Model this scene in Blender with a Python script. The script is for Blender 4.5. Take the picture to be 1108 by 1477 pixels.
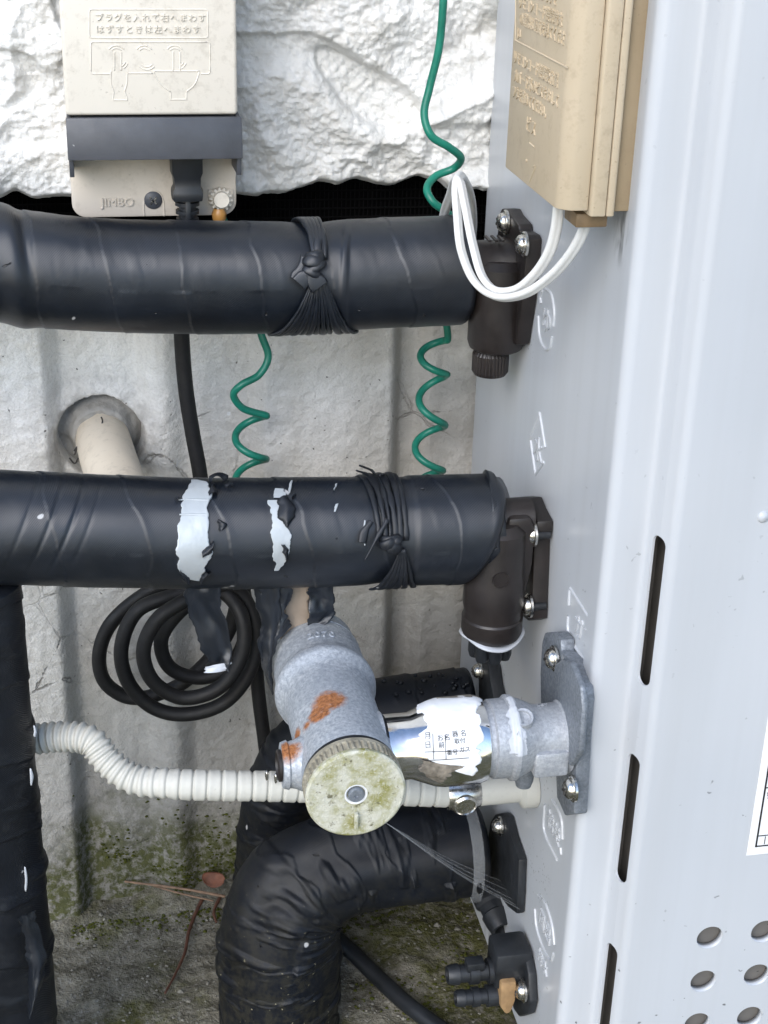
import bpy, bmesh, math, random
import numpy as np
from mathutils import Vector, Matrix

for o in list(bpy.data.objects):
    bpy.data.objects.remove(o)
sc = bpy.context.scene
col = sc.collection
random.seed(7)
rng = np.random.default_rng(11)
R = math.radians

# ------------------------------------------------------------------ camera
CAMZ = 0.80
F = 2198.0
RT = np.array((0.9815, -0.1893, 0.0284))      # camera axes in the world
DN = np.array((-0.0541, -0.4167, -0.9075))
FW = np.array((0.1836, 0.8892, -0.4191))
FW /= np.linalg.norm(FW)
RT -= FW * RT.dot(FW); RT /= np.linalg.norm(RT)
DN = np.cross(FW, RT)
cam_d = bpy.data.cameras.new('camera')
cam_d.sensor_fit = 'VERTICAL'; cam_d.sensor_height = 36.0
cam_d.lens = 36.0 * F / 1477.0
cam_d.clip_start = 0.02; cam_d.clip_end = 400
cam = bpy.data.objects.new('camera', cam_d); col.objects.link(cam)
m = Matrix.Identity(4)
for i in range(3):
    m[i][0] = RT[i]; m[i][1] = -DN[i]; m[i][2] = -FW[i]
m[2][3] = CAMZ
cam.matrix_world = m
sc.camera = cam

# ------------------------------------------------------------------ sky, sun, exposure
w = bpy.data.worlds.new('World'); sc.world = w; w.use_nodes = True
nt = w.node_tree; bgn = nt.nodes['Background']
sky = nt.nodes.new('ShaderNodeTexSky'); sky.sky_type = 'NISHITA'; sky.sun_disc = False
SUN_EL, SUN_AZ = 34.0, 212.0       # degrees; azimuth clockwise from +Y
sky.sun_elevation = R(SUN_EL); sky.sun_rotation = R(SUN_AZ)
sky.air_density = 1.0; sky.dust_density = 1.0; sky.ozone_density = 2.0
nt.links.new(sky.outputs[0], bgn.inputs[0]); bgn.inputs[1].default_value = 0.14
sd = bpy.data.lights.new('sun', 'SUN'); sd.energy = 1.2; sd.angle = R(42); sd.color = (1.0, 0.99, 0.985)
so = bpy.data.objects.new('sun', sd); col.objects.link(so)
sv = Vector((math.sin(R(SUN_AZ)) * math.cos(R(SUN_EL)), math.cos(R(SUN_AZ)) * math.cos(R(SUN_EL)), math.sin(R(SUN_EL))))
so.rotation_euler = sv.to_track_quat('Z', 'Y').to_euler(); so.location = sv * 6
vs = sc.view_settings
vs.view_transform = 'Standard'; vs.look = 'None'; vs.gamma = 1.0; vs.use_curve_mapping = False
vs.exposure = 1.05
sc.cycles.use_denoising = True
sc.cycles.max_bounces = 5; sc.cycles.diffuse_bounces = 3; sc.cycles.glossy_bounces = 3; sc.cycles.adaptive_threshold = 0.02

# ------------------------------------------------------------------ placing helpers (photo pixel + a known plane -> point)
def ray(px, py):
    return (px - 554) * RT + (py - 738) * DN + F * FW
def PY(px, py, Y):
    d = ray(px, py); p = d * (Y / d[1]); return np.array((p[0], p[1], p[2] + CAMZ))
def PX(px, py, X):
    d = ray(px, py); p = d * (X / d[0]); return np.array((p[0], p[1], p[2] + CAMZ))
def PZ(px, py, Z):
    d = ray(px, py); p = d * ((Z - CAMZ) / d[2]); return np.array((p[0], p[1], p[2] + CAMZ))
def hitcyl(px, py, Yc, Zc, r):
    """point where a ray meets a cylinder along X: returns (X, theta), theta 0 = towards the viewer, + = up"""
    d = ray(px, py); ay, az = d[1], d[2]; cz = Zc - CAMZ
    A = ay*ay + az*az; B = -2*(ay*Yc + az*cz); C = Yc*Yc + cz*cz - r*r
    q = B*B - 4*A*C
    t = (-B - math.sqrt(max(q, 0))) / (2*A)
    p = d * t
    return p[0], math.atan2(p[2] - cz, -(p[1] - Yc))
def cylpt(X, th, Yc, Zc, r):
    return np.array((X, Yc - r*math.cos(th), Zc + r*math.sin(th)))

# ------------------------------------------------------------------ numpy noise
_perm = rng.permutation(512); _perm = np.concatenate([_perm, _perm, _perm])
_val = rng.random(512) * 2 - 1
def vnoise(x, y, z=0.0):
    x, y, z = np.broadcast_arrays(np.asarray(x, float), np.asarray(y, float), np.asarray(z, float))
    xi, yi, zi = np.floor(x).astype(int), np.floor(y).astype(int), np.floor(z).astype(int)
    xf, yf, zf = x - xi, y - yi, z - zi
    u, v, ww = [f*f*f*(f*(f*6-15)+10) for f in (xf, yf, zf)]
    def h(a, b, c): return _val[_perm[(_perm[(_perm[a & 511] + b) & 511] + c) & 511]]
    r = 0
    for a in (0, 1):
        for b in (0, 1):
            for c in (0, 1):
                wgt = (u if a else 1-u) * (v if b else 1-v) * (ww if c else 1-ww)
                r = r + wgt * h(xi+a, yi+b, zi+c)
    return r
def fbm(x, y, z=0.0, o=4, g=0.5):
    r, a, f = 0, 1.0, 1.0
    for i in range(o):
        r = r + a * vnoise(np.asarray(x)*f + 17.3*i, np.asarray(y)*f + 5.1*i, np.asarray(z)*f); a *= g; f *= 2.03
    return r
def sstep(a, b, x):
    t = np.clip((np.asarray(x, float) - a) / (b - a), 0, 1); return t*t*(3-2*t)

# ------------------------------------------------------------------ objects
def empty(name, loc, label, cat, group=None):
    o = bpy.data.objects.new(name, None); col.objects.link(o); o.location = loc
    o.empty_display_size = 0.02
    o['label'] = label; o['category'] = cat
    if group: o['group'] = group
    return o
def link(name, me, mat, parent=None, smooth=True, label=None):
    o = bpy.data.objects.new(name, me); col.objects.link(o)
    if mat is not None and not me.materials: me.materials.append(mat)
    if smooth: me.polygons.foreach_set('use_smooth', np.ones(len(me.polygons), bool))
    if parent is not None:
        o.parent = parent
        L = Vector((0, 0, 0)); p = parent
        while p is not None:
            if p.type == 'EMPTY': L = p.location.copy()
            p = p.parent
        if parent.type == 'EMPTY':
            o.matrix_parent_inverse = Matrix.Translation(-L)
    if label: o['label'] = label
    return o
def tag(o, label, cat, group=None, kind=None):
    if label: o['label'] = label
    if cat: o['category'] = cat
    if group: o['group'] = group
    if kind: o['kind'] = kind
    return o
def smooth_angle(me, ang=35):
    """mark sharp edges by angle so that bevelled metal keeps its edges"""
    bm = bmesh.new(); bm.from_mesh(me)
    for e in bm.edges:
        if len(e.link_faces) == 2 and e.calc_face_angle(0) > R(ang): e.smooth = False
    for f in bm.faces: f.smooth = True
    bm.to_mesh(me); bm.free()
def mk(verts, faces):
    me = bpy.data.meshes.new('m')
    me.from_pydata([tuple(map(float, v)) for v in verts], [], [tuple(map(int, f)) for f in faces]); me.update(); return me
class MB:
    """collects pieces that make ONE part"""
    def __init__(s): s.v = []; s.f = []
    def add(s, vf):
        n = len(s.v); s.v += [tuple(map(float, p)) for p in vf[0]]; s.f += [tuple(int(i)+n for i in f) for f in vf[1]]; return s
    def build(s, name, mat, parent=None, smooth=True, sharp=None, label=None):
        me = mk(s.v, s.f)
        bm = bmesh.new(); bm.from_mesh(me); bmesh.ops.recalc_face_normals(bm, faces=bm.faces); bm.to_mesh(me); bm.free()
        o = link(name, me, mat, parent, smooth, label)
        if sharp: smooth_angle(me, sharp)
        return o
def gridvf(V, wrapu=False, wrapv=False):
    n, m_ = V.shape[:2]
    idx = np.arange(n*m_).reshape(n, m_)
    a = idx if wrapu else idx[:-1]; b = np.roll(idx, -1, 0) if wrapu else idx[1:]
    if wrapv: a2, b2 = np.roll(a, -1, 1), np.roll(b, -1, 1)
    else: a2, b2 = a[:, 1:], b[:, 1:]; a, b = a[:, :-1], b[:, :-1]
    F_ = np.stack([a, b, b2, a2], -1).reshape(-1, 4)
    return V.reshape(-1, 3), F_
def gridmesh(V, wrapu=False, wrapv=False, flip=False):
    v, f = gridvf(V, wrapu, wrapv)
    if flip: f = f[:, ::-1]
    me = bpy.data.meshes.new('m')
    me.vertices.add(len(v)); me.vertices.foreach_set('co', v.astype(np.float32).ravel())
    me.loops.add(len(f)*4); me.loops.foreach_set('vertex_index', f.astype(np.int32).ravel())
    me.polygons.add(len(f)); me.polygons.foreach_set('loop_start', np.arange(0, len(f)*4, 4, dtype=np.int32))
    me.update(calc_edges=True); me.validate(); return me
def spline(pts, n):
    """Catmull-Rom (centripetal-ish) through pts, n samples, even in arc length"""
    P = np.array(pts, float); k = len(P)
    Q = np.vstack([2*P[0]-P[1], P, 2*P[-1]-P[-2]])
    out = []
    for i in range(k-1):
        p0, p1, p2, p3 = Q[i:i+4]
        t0 = 0; t1 = t0+np.linalg.norm(p1-p0)**.5+1e-9; t2 = t1+np.linalg.norm(p2-p1)**.5+1e-9; t3 = t2+np.linalg.norm(p3-p2)**.5+1e-9
        t = np.linspace(t1, t2, 40, endpoint=(i == k-2))[:, None]
        a1 = (t1-t)/(t1-t0)*p0+(t-t0)/(t1-t0)*p1; a2 = (t2-t)/(t2-t1)*p1+(t-t1)/(t2-t1)*p2; a3 = (t3-t)/(t3-t2)*p2+(t-t2)/(t3-t2)*p3
        b1 = (t2-t)/(t2-t0)*a1+(t-t0)/(t2-t0)*a2; b2 = (t3-t)/(t3-t1)*a2+(t-t1)/(t3-t1)*a3
        out.append((t2-t)/(t2-t1)*b1+(t-t1)/(t2-t1)*b2)
    C = np.vstack(out); d = np.r_[0, np.cumsum(np.linalg.norm(np.diff(C, axis=0), axis=1))]
    s = np.linspace(0, d[-1], n)
    return np.stack([np.interp(s, d, C[:, i]) for i in range(3)], 1)
def frames(C, up=(0, 0, 1)):
    T = np.gradient(C, axis=0); T /= np.linalg.norm(T, axis=1)[:, None]
    N = np.zeros_like(C); u = np.array(up, float)
    if abs(T[0].dot(u)) > .9: u = np.array((0, -1.0, 0)) if abs(T[0][1]) < .9 else np.array((1.0, 0, 0))
    n = u - T[0]*T[0].dot(u); N[0] = n/np.linalg.norm(n)
    for i in range(1, len(C)):
        n = N[i-1] - T[i]*T[i].dot(N[i-1]); N[i] = n/np.linalg.norm(n)
    return T, N, np.cross(T, N)
def tubeV(C, rad, seg, up=(0, 0, 1), fn=None):
    """vertex grid of a swept tube; rad scalar or per-ring; fn(s, theta) -> extra radius"""
    C = np.array(C, float); T, N, B = frames(C, up)
    th = np.linspace(0, 2*math.pi, seg, endpoint=False)
    r = np.broadcast_to(np.asarray(rad, float).reshape(-1, 1), (len(C), seg)).copy()
    if fn is not None:
        s = np.r_[0, np.cumsum(np.linalg.norm(np.diff(C, axis=0), axis=1))]
        r = r + fn(*np.meshgrid(s, th, indexing='ij'))
    return C[:, None] + r[..., None]*(np.cos(th)[None, :, None]*N[:, None] + np.sin(th)[None, :, None]*B[:, None])
def closed(V):
    """add centre rings at both ends"""
    a = np.repeat(V[:1].mean(1, keepdims=True), V.shape[1], 1); b = np.repeat(V[-1:].mean(1, keepdims=True), V.shape[1], 1)
    return np.concatenate([a + (V[:1]-a)*1e-3, V, b + (V[-1:]-b)*1e-3])
def tube(pts, rad, seg=12, n=None, up=(0, 0, 1), smooth=True):
    C = spline(pts, n) if smooth else np.array(pts, float)
    return gridvf(closed(tubeV(C, rad, seg, up)), wrapv=True)
def flat_tube(C, N, hw, ht, seg=10):
    """ribbon with a rounded section: C centre line, N surface normals, hw/ht half width/thickness per ring"""
    C = np.array(C, float); T = np.gradient(C, axis=0); T /= np.linalg.norm(T, axis=1)[:, None] + 1e-12
    N = np.array(N, float); N = N - T*(T*N).sum(1)[:, None]; N /= np.linalg.norm(N, axis=1)[:, None] + 1e-12
    B = np.cross(T, N); th = np.linspace(0, 2*math.pi, seg, endpoint=False)
    hw = np.broadcast_to(np.asarray(hw, float), len(C))*(1+.35*vnoise(C[:, 0]*300, C[:, 2]*300)); ht = np.broadcast_to(np.asarray(ht, float), len(C))
    V = C[:, None] + (np.cos(th)[None, :]*hw[:, None])[..., None]*B[:, None] + (np.sin(th)[None, :]*ht[:, None])[..., None]*N[:, None]
    return gridvf(closed(V), wrapv=True)
def basis(axis, up=(0, 0, 1)):
    a = np.array(axis, float); a /= np.linalg.norm(a); u = np.array(up, float)
    if abs(a.dot(u)) > .95: u = np.array((0, -1.0, 0))
    e1 = u - a*a.dot(u); e1 /= np.linalg.norm(e1); return a, e1, np.cross(a, e1)
def lathe(o, axis, prof, seg=48, fn=None, up=(0, 0, 1)):
    """prof: list of (r, h) along axis; fn(theta, i) -> radius factor array"""
    a, e1, e2 = basis(axis, up); th = np.linspace(0, 2*math.pi, seg, endpoint=False)
    rings = []
    for i, (r, h) in enumerate(prof):
        rr = np.full(seg, max(r, 1e-5))
        if fn is not None: rr = rr*fn(th, i)
        rings.append(np.array(o)[None] + a[None]*h + rr[:, None]*(np.cos(th)[:, None]*e1 + np.sin(th)[:, None]*e2))
    return gridvf(np.array(rings), wrapv=True)
def prism(poly, o, u, v, n, t, bevel=0.0, seg=2):
    """polygon poly (u,v) at o, thickness t along n, bevelled edges"""
    u, v, n, o = [np.array(k, float) for k in (u, v, n, o)]
    bm = bmesh.new()
    vs_ = [bm.verts.new(tuple(o + u*a + v*b)) for a, b in poly]
    f = bm.faces.new(vs_)
    r = bmesh.ops.extrude_face_region(bm, geom=[f])
    bmesh.ops.translate(bm, verts=[e for e in r['geom'] if isinstance(e, bmesh.types.BMVert)], vec=tuple(n*t))
    bmesh.ops.recalc_face_normals(bm, faces=bm.faces)
    if bevel: bmesh.ops.bevel(bm, geom=[e for e in bm.edges if e.calc_face_angle(0) > .5], offset=bevel, segments=seg, affect='EDGES', profile=.5)
    bm.verts.index_update()
    out = ([tuple(x.co) for x in bm.verts], [tuple(x.index for x in g.verts) for g in bm.faces]); bm.free(); return out
def box(c0, c1, bevel=0.0, seg=2):
    (x0, y0, z0), (x1, y1, z1) = c0, c1
    return prism([(x0, y0), (x1, y0), (x1, y1), (x0, y1)], (0, 0, z0), (1, 0, 0), (0, 1, 0), (0, 0, 1), z1-z0, bevel, seg)
def text_vf(s, size, depth, o, u, v, n, align='LEFT', squeeze=1.0, spacing=1.0, fn=None):
    cu = bpy.data.curves.new('t', 'FONT'); cu.body = s; cu.size = size; cu.extrude = depth/2; cu.align_x = align; cu.resolution_u = 3
    cu.space_character = spacing
    ob = bpy.data.objects.new('t', cu); col.objects.link(ob)
    bpy.context.view_layer.update()
    me = bpy.data.meshes.new_from_object(ob.evaluated_get(bpy.context.evaluated_depsgraph_get()))
    bpy.data.objects.remove(ob); bpy.data.curves.remove(cu)
    co = np.zeros(len(me.vertices)*3); me.vertices.foreach_get('co', co); co = co.reshape(-1, 3)
    fs = [tuple(p.vertices) for p in me.polygons]; bpy.data.meshes.remove(me)
    co[:, 0] *= squeeze; co[:, 2] += depth/2
    if fn is not None: return fn(co), fs
    u, v, n = [np.array(k, float) for k in (u, v, n)]
    return np.array(o)[None] + co[:, :1]*u + co[:, 1:2]*v + co[:, 2:]*n, fs

# ------------------------------------------------------------------ materials
class NT:
    def __init__(s, name):
        s.m = bpy.data.materials.new(name); s.m.use_nodes = True; s.t = s.m.node_tree; s.b = s.t.nodes['Principled BSDF']
        s.co = s.t.nodes.new('ShaderNodeTexCoord').outputs['Object']
    def L(s, a, b): s.t.links.new(a, b)
    def noise(s, scale, detail=3, rough=.55, vec=None, dist=0.0, out='Fac'):
        n = s.t.nodes.new('ShaderNodeTexNoise'); n.inputs['Scale'].default_value = scale; n.inputs['Detail'].default_value = min(detail, 3.5)
        n.inputs['Roughness'].default_value = rough; n.inputs['Distortion'].default_value = dist
        s.L(vec or s.co, n.inputs['Vector']); return n.outputs[out]
    def vor(s, scale, vec=None, feature='F1', out='Distance', rnd=1.0):
        n = s.t.nodes.new('ShaderNodeTexVoronoi'); n.inputs['Scale'].default_value = scale; n.feature = feature; n.inputs['Randomness'].default_value = rnd
        s.L(vec or s.co, n.inputs['Vector']); return n.outputs[out]
    def ramp(s, fac, stops, interp='LINEAR'):
        n = s.t.nodes.new('ShaderNodeValToRGB'); e = n.color_ramp.elements; n.color_ramp.interpolation = interp
        while len(e) < len(stops): e.new(0.5)
        for el, (p, c) in zip(e, stops):
            el.position = p; el.color = (c, c, c, 1) if isinstance(c, (int, float)) else (*c, 1)
        s.L(fac, n.inputs[0]); return n.outputs[0]
    def mix(s, fac, a, b, mode='MIX'):
        n = s.t.nodes.new('ShaderNodeMix'); n.data_type = 'RGBA'; n.blend_type = mode
        for k, v in ((0, fac), (6, a), (7, b)):
            if isinstance(v, (int, float)): n.inputs[k].default_value = v if k == 0 else (v, v, v, 1)
            elif isinstance(v, tuple): n.inputs[k].default_value = (*v, 1)
            else: s.L(v, n.inputs[k])
        return n.outputs[2]
    def math(s, op, a, b=None, c=None):
        n = s.t.nodes.new('ShaderNodeMath'); n.operation = op
        for k, v in enumerate((a, b, c)):
            if v is None: continue
            if isinstance(v, (int, float)): n.inputs[k].default_value = v
            else: s.L(v, n.inputs[k])
        return n.outputs[0]
    def sep(s):
        n = s.t.nodes.new('ShaderNodeSeparateXYZ'); s.L(s.co, n.inputs[0]); return n.outputs
    def mapping(s, scale=(1, 1, 1), rot=(0, 0, 0), loc=(0, 0, 0)):
        n = s.t.nodes.new('ShaderNodeMapping'); n.inputs['Scale'].default_value = scale; n.inputs['Rotation'].default_value = rot; n.inputs['Location'].default_value = loc
        s.L(s.co, n.inputs[0]); return n.outputs[0]
    def near(s, p, r0, r1):
        """1 inside r0 of point p, 0 outside r1"""
        n = s.t.nodes.new('ShaderNodeVectorMath'); n.operation = 'DISTANCE'; s.L(s.co, n.inputs[0]); n.inputs[1].default_value = tuple(p)
        k = s.t.nodes.new('ShaderNodeMapRange'); k.interpolation_type = 'SMOOTHSTEP'; s.L(n.outputs['Value'], k.inputs[0])
        k.inputs[1].default_value = r0; k.inputs[2].default_value = r1; k.inputs[3].default_value = 1; k.inputs[4].default_value = 0; return k.outputs[0]
    def rng(s, v, a, b, c=0.0, d=1.0):
        k = s.t.nodes.new('ShaderNodeMapRange'); s.L(v, k.inputs[0])
        for i, x in zip((1, 2, 3, 4), (a, b, c, d)): k.inputs[i].default_value = x
        return k.outputs[0]
    def set(s, color=None, rough=None, metal=None, spec=None):
        for k, v in (('Base Color', color), ('Roughness', rough), ('Metallic', metal), ('Specular IOR Level', spec)):
            if v is None: continue
            if isinstance(v, (int, float)): s.b.inputs[k].default_value = v
            elif isinstance(v, tuple): s.b.inputs[k].default_value = (*v, 1)
            else: s.L(v, s.b.inputs[k])
        return s
    def bump(s, *hs):
        """hs: (height, strength, distance)"""
        prev = None
        for h, st, d in hs:
            n = s.t.nodes.new('ShaderNodeBump'); n.inputs['Strength'].default_value = st; n.inputs['Distance'].default_value = d
            s.L(h, n.inputs['Height'])
            if prev is not None: s.L(prev, n.inputs['Normal'])
            prev = n.outputs[0]
        s.L(prev, s.b.inputs['Normal']); return s
M = {}
def spots(t, scale, thr, keep, vec=None, soft=.03):
    """irregular specks: voronoi dots of radius thr, only the cells whose random value is under keep"""
    wn = t.noise(scale*2.2, 1, .5, vec, out='Color')
    a = t.t.nodes.new('ShaderNodeVectorMath'); a.operation = 'MULTIPLY_ADD'; t.L(wn, a.inputs[0]); a.inputs[1].default_value = (.7/scale,)*3; t.L(vec or t.co, a.inputs[2])
    v = t.t.nodes.new('ShaderNodeTexVoronoi'); v.inputs['Scale'].default_value = scale; t.L(a.outputs[0], v.inputs['Vector'])
    d = t.rng(v.outputs['Distance'], thr, thr + soft, 1, 0)
    s = t.t.nodes.new('ShaderNodeSeparateColor'); t.L(v.outputs['Color'], s.inputs[0])
    k = t.math('LESS_THAN', s.outputs[0], keep)
    return t.math('MULTIPLY', d, k)

def mat_tape(name='tape', base=(.0036, .0056, .0095), dirt=0.07, rough=(.31, .44), spec=.72, moss=False):
    t = NT(name)
    n = t.noise(22, 4, .6); c = t.mix(t.rng(n, .35, .75), base, tuple(k*1.9 for k in base))
    du = t.math('MULTIPLY', t.rng(t.noise(60, 5, .7), .5, .85), dirt); c = t.mix(du, c, (.10, .105, .11))
    sp = spots(t, 38, .06, .28); c = t.mix(sp, c, (.42, .42, .42))
    ds = spots(t, 75, .06, .25, t.mapping(loc=(3, 1, 2))); c = t.mix(ds, c, (.004, .004, .005))
    if moss:
        z = t.sep()[2]
        k = t.math('MULTIPLY', t.rng(z, .05, .19, 1, 0), t.rng(t.noise(110, 6, .75), .44, .60)); c = t.mix(t.math('MULTIPLY', k, .45), c, (.040, .036, .022))
        k2 = t.math('MULTIPLY', t.rng(z, .06, .15, 1, 0), spots(t, 260, .13, .3)); c = t.mix(k2, c, (.22, .2, .13))
    t.set(c, t.rng(t.noise(40, 4, .6), .3, .7, *rough), spec=spec)
    wv = t.t.nodes.new('ShaderNodeTexWave'); wv.inputs['Scale'].default_value = 420; wv.inputs['Distortion'].default_value = 1.2; wv.inputs['Detail'].default_value = 1
    t.L(t.mapping(rot=(.4, .5, .25)), wv.inputs['Vector'])
    t.bump((wv.outputs['Fac'], .22, .0005), (t.noise(120, 2, .5), .04, .001), (ds, .6, -.002))
    return t.m
M['tape'] = mat_tape()
M['tape_moss_shade'] = mat_tape('tape_mossy_shade', base=(.0024, .0034, .0058), dirt=.04, moss=True, rough=(.42, .6), spec=.32)  # mossy tape; darker base puts the low-down occlusion into the colour
M['tape_old'] = mat_tape('tape_old', base=(.0042, .0055, .0085), dirt=.14, rough=(.36, .52), spec=.5)

def plain(name, c, rough=.5, metal=0.0, var=.15, scale=60, bump=0.0, bscale=300, spec=.5, spk=None):
    t = NT(name); k = t.mix(t.rng(t.noise(scale, 4, .6), .3, .7), tuple(x*(1-var) for x in c), tuple(min(1, x*(1+var)) for x in c))
    if spk: k = t.mix(spots(t, spk[0], spk[1], spk[2]), k, spk[3])
    t.set(k, t.rng(t.noise(scale*1.7, 3, .6), .3, .7, max(.03, rough-.08), min(1, rough+.1)), metal, spec)
    if bump: t.bump((t.noise(bscale, 4, .6), bump, .001))
    M[name] = t.m; return t
plain('green_wire', (.008, .17, .115), .38, var=.2)
plain('cable_white', (.72, .72, .70), .4, var=.06)
plain('cable_black', (.006, .006, .0068), .6, var=.3, bump=.15)
plain('rubber', (.012, .014, .017), .42, var=.3)
plain('visor', (.058, .062, .072), .42, var=.12, bump=.08, bscale=900, spk=(70, .03, .15, (.3, .3, .3)))
plain('brown_plastic', (.016, .0125, .0115), .42, var=.35, scale=45, bump=.2, bscale=160)
plain('black_plastic', (.013, .015, .018), .5, var=.4, scale=50, bump=.25, bscale=200)
plain('steel', (.62, .60, .56), .22, 1.0, var=.15, scale=300)
plain('recess_dark', (.03, .028, .026), .6)
plain('foil', (.43, .46, .475), .48, .35, var=.1, scale=30, bump=.25, bscale=120)
plain('tan_pipe', (.27, .215, .165), .6, var=.15)
plain('wood_tan', (.29, .18, .085), .7, var=.3, scale=80, bump=.4)
plain('amber', (.38, .19, .05), .35, var=.25)
plain('ink', (.012, .012, .014), .6)
plain('white_print', (.78, .79, .80), .5, var=.04)
plain('washer_white', (.50, .52, .55), .35, var=.05)
plain('gasket', (.01, .0085, .007), .9, var=.4, bump=.8, bscale=500)
plain('interior', (.12, .112, .102), .7, var=.1, spk=(120, .08, .2, (.02, .02, .02)))
plain('twig', (.20, .13, .085), .8, var=.35, scale=150, bump=.5)
plain('twig_red', (.085, .035, .02), .7, var=.4, scale=150, bump=.5)
plain('leaf_dry', (.14, .05, .025), .7, var=.35, scale=150, bump=.5)
plain('gap_shade', (.003, .003, .003), .9, spec=.1)  # near-black, stands in for the shade in the siding gap
plain('collar_white', (.7, .71, .72), .3)  # white of the cap's centre collar

def mat_chrome():
    t = NT('chrome'); t.set(t.mix(t.rng(t.noise(90, 4, .6), .4, .7), (.80, .80, .80), (.62, .62, .63)), t.rng(t.noise(160, 5, .7), .4, .75, .07, .24), 1.0)
    t.bump((t.noise(60, 2, .5), .06, .001)); M['chrome'] = t.m
mat_chrome()
def mat_zinc(name, c0, c1, rust=(), metal=.75):
    t = NT(name)
    sp = t.rng(t.noise(420, 5, .75), .38, .66); lo = t.rng(t.noise(45, 4, .6), .35, .7)
    c = t.mix(sp, c0, c1); c = t.mix(t.math('MULTIPLY', lo, .45), c, (.28, .31, .35))
    ro = t.rng(sp, 0, 1, .62, .45); me = metal
    if rust:
        k = None
        for p, r0, r1 in rust:
            q = t.near(p, r0, r1); k = q if k is None else t.math('MAXIMUM', k, q)
        k = t.math('ADD', k, t.math('MULTIPLY', t.math('SUBTRACT', t.noise(260, 5, .75), .5), 1.1)); k = t.rng(k, .30, .90)
        rc = t.mix(t.rng(t.noise(480, 4, .7), .35, .65), (.14, .045, .014), (.42, .17, .06))
        c = t.mix(k, c, rc); me = t.math('SUBTRACT', metal, t.math('MULTIPLY', k, metal)); ro = t.math('MAXIMUM', ro, t.math('MULTIPLY', k, .9))
    t.set(c, ro, me); t.bump((t.noise(380, 5, .7), .45, .0008), (t.noise(90, 3, .6), .25, .001)); M[name] = t.m
def mat_cap():
    t = NT('mossy_cap')
    c = t.mix(t.rng(t.noise(52, 5, .7), .40, .62), (.52, .51, .42), (.24, .23, .065))
    c = t.mix(t.rng(t.noise(420, 5, .8), .50, .74), c, (.62, .61, .53))
    c = t.mix(t.rng(t.noise(140, 6, .8, t.mapping(loc=(2, 4, 1))), .58, .68), c, (.13, .12, .07))
    t.set(c, .85, 0.0); t.bump((t.noise(500, 5, .75), .7, .0012)); M['mossy_cap'] = t.m
mat_cap()
def mat_paint():
    t = NT('heater_paint'); z = t.sep()[2]
    c = t.mix(t.rng(t.noise(6, 3, .5), .35, .65), (.475, .495, .520), (.505, .522, .543))
    stk = t.rng(t.noise(45, 4, .6, t.mapping(scale=(1, 1, .035))), .45, .8); c = t.mix(t.math('MULTIPLY', stk, .28), c, (.36, .365, .36))
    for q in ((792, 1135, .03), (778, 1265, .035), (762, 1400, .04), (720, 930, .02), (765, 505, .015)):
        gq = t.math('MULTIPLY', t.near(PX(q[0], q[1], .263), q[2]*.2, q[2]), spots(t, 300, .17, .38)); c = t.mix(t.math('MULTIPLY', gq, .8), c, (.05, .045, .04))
    gate = t.rng(t.noise(9, 3, .6), .42, .62); low = t.rng(z, .0, .55, 1.0, .12)
    s1 = t.math('MULTIPLY', spots(t, 150, .10, .30), t.math('MULTIPLY', gate, low)); c = t.mix(s1, c, (.03, .028, .025))
    s2 = t.math('MULTIPLY', spots(t, 75, .055, .22, t.mapping(loc=(5, 2, 8))), low); c = t.mix(s2, c, (.05, .05, .05))
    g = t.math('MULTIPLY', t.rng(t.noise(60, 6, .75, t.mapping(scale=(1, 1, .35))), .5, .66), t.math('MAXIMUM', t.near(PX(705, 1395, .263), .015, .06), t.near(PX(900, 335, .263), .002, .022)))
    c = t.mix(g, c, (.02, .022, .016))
    t.set(c, .3, 0.0, .5); t.bump((t.noise(9, 2, .5), .05, .01)); M['paint'] = t.m
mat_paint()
def mat_beige(name, c0, c1, speck=.35, grime=(.32, .28, .22)):
    t = NT(name)
    c = t.mix(t.rng(t.noise(14, 4, .6), .3, .7), c0, c1)
    k = t.math('MULTIPLY', spots(t, 330, .15, speck), t.rng(t.noise(26, 4, .7), .42, .65)); c = t.mix(t.math('MULTIPLY', k, .6), c, grime)
    c = t.mix(t.math('MULTIPLY', t.rng(t.noise(120, 6, .8), .52, .75), .35), c, grime)
    t.set(c, .55, 0, .4); t.bump((t.noise(600, 3, .6), .08, .0005)); M[name] = t.m
mat_beige('ivory', (.66, .62, .54), (.71, .665, .585))
mat_beige('ivory_base', (.56, .50, .42), (.61, .55, .47), .1)
mat_beige('beige', (.47, .385, .265), (.535, .445, .32), .3, (.27, .20, .13))
mat_beige('beige_dark', (.27, .205, .125), (.32, .25, .16), .3, (.20, .15, .09))
mat_beige('pvc', (.68, .60, .485), (.73, .655, .54), .08)
mat_beige('conduit', (.50, .495, .45), (.56, .55, .50), .06, (.4, .4, .37))
def mat_clear():
    t = NT('clear_film'); t.set((.75, .78, .8), .25, 0, .5); t.b.inputs['Alpha'].default_value = .16; M['film'] = t.m
    t = NT('cobweb'); t.set((.6, .6, .6), .7); t.b.inputs['Alpha'].default_value = .30; M['web'] = t.m
mat_clear()
def mat_siding():
    t = NT('white_siding')
    c = t.mix(t.rng(t.noise(12, 5, .6), .3, .75), (.66, .66, .64), (.76, .76, .745))
    c = t.mix(t.math('MULTIPLY', t.rng(t.noise(35, 5, .7), .50, .75), .55), c, (.46, .43, .37))
    c = t.mix(t.math('MULTIPLY', spots(t, 160, .09, .12), t.near(PY(600, 262, .97), .01, .04)), c, (.06, .06, .09))
    t.set(c, .55, 0, .35)
    t.bump((t.noise(420, 3, .65), .55, .002)); M['siding'] = t.m
mat_siding()
HC0 = tuple(PY(146, 634, 1.0))
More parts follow.
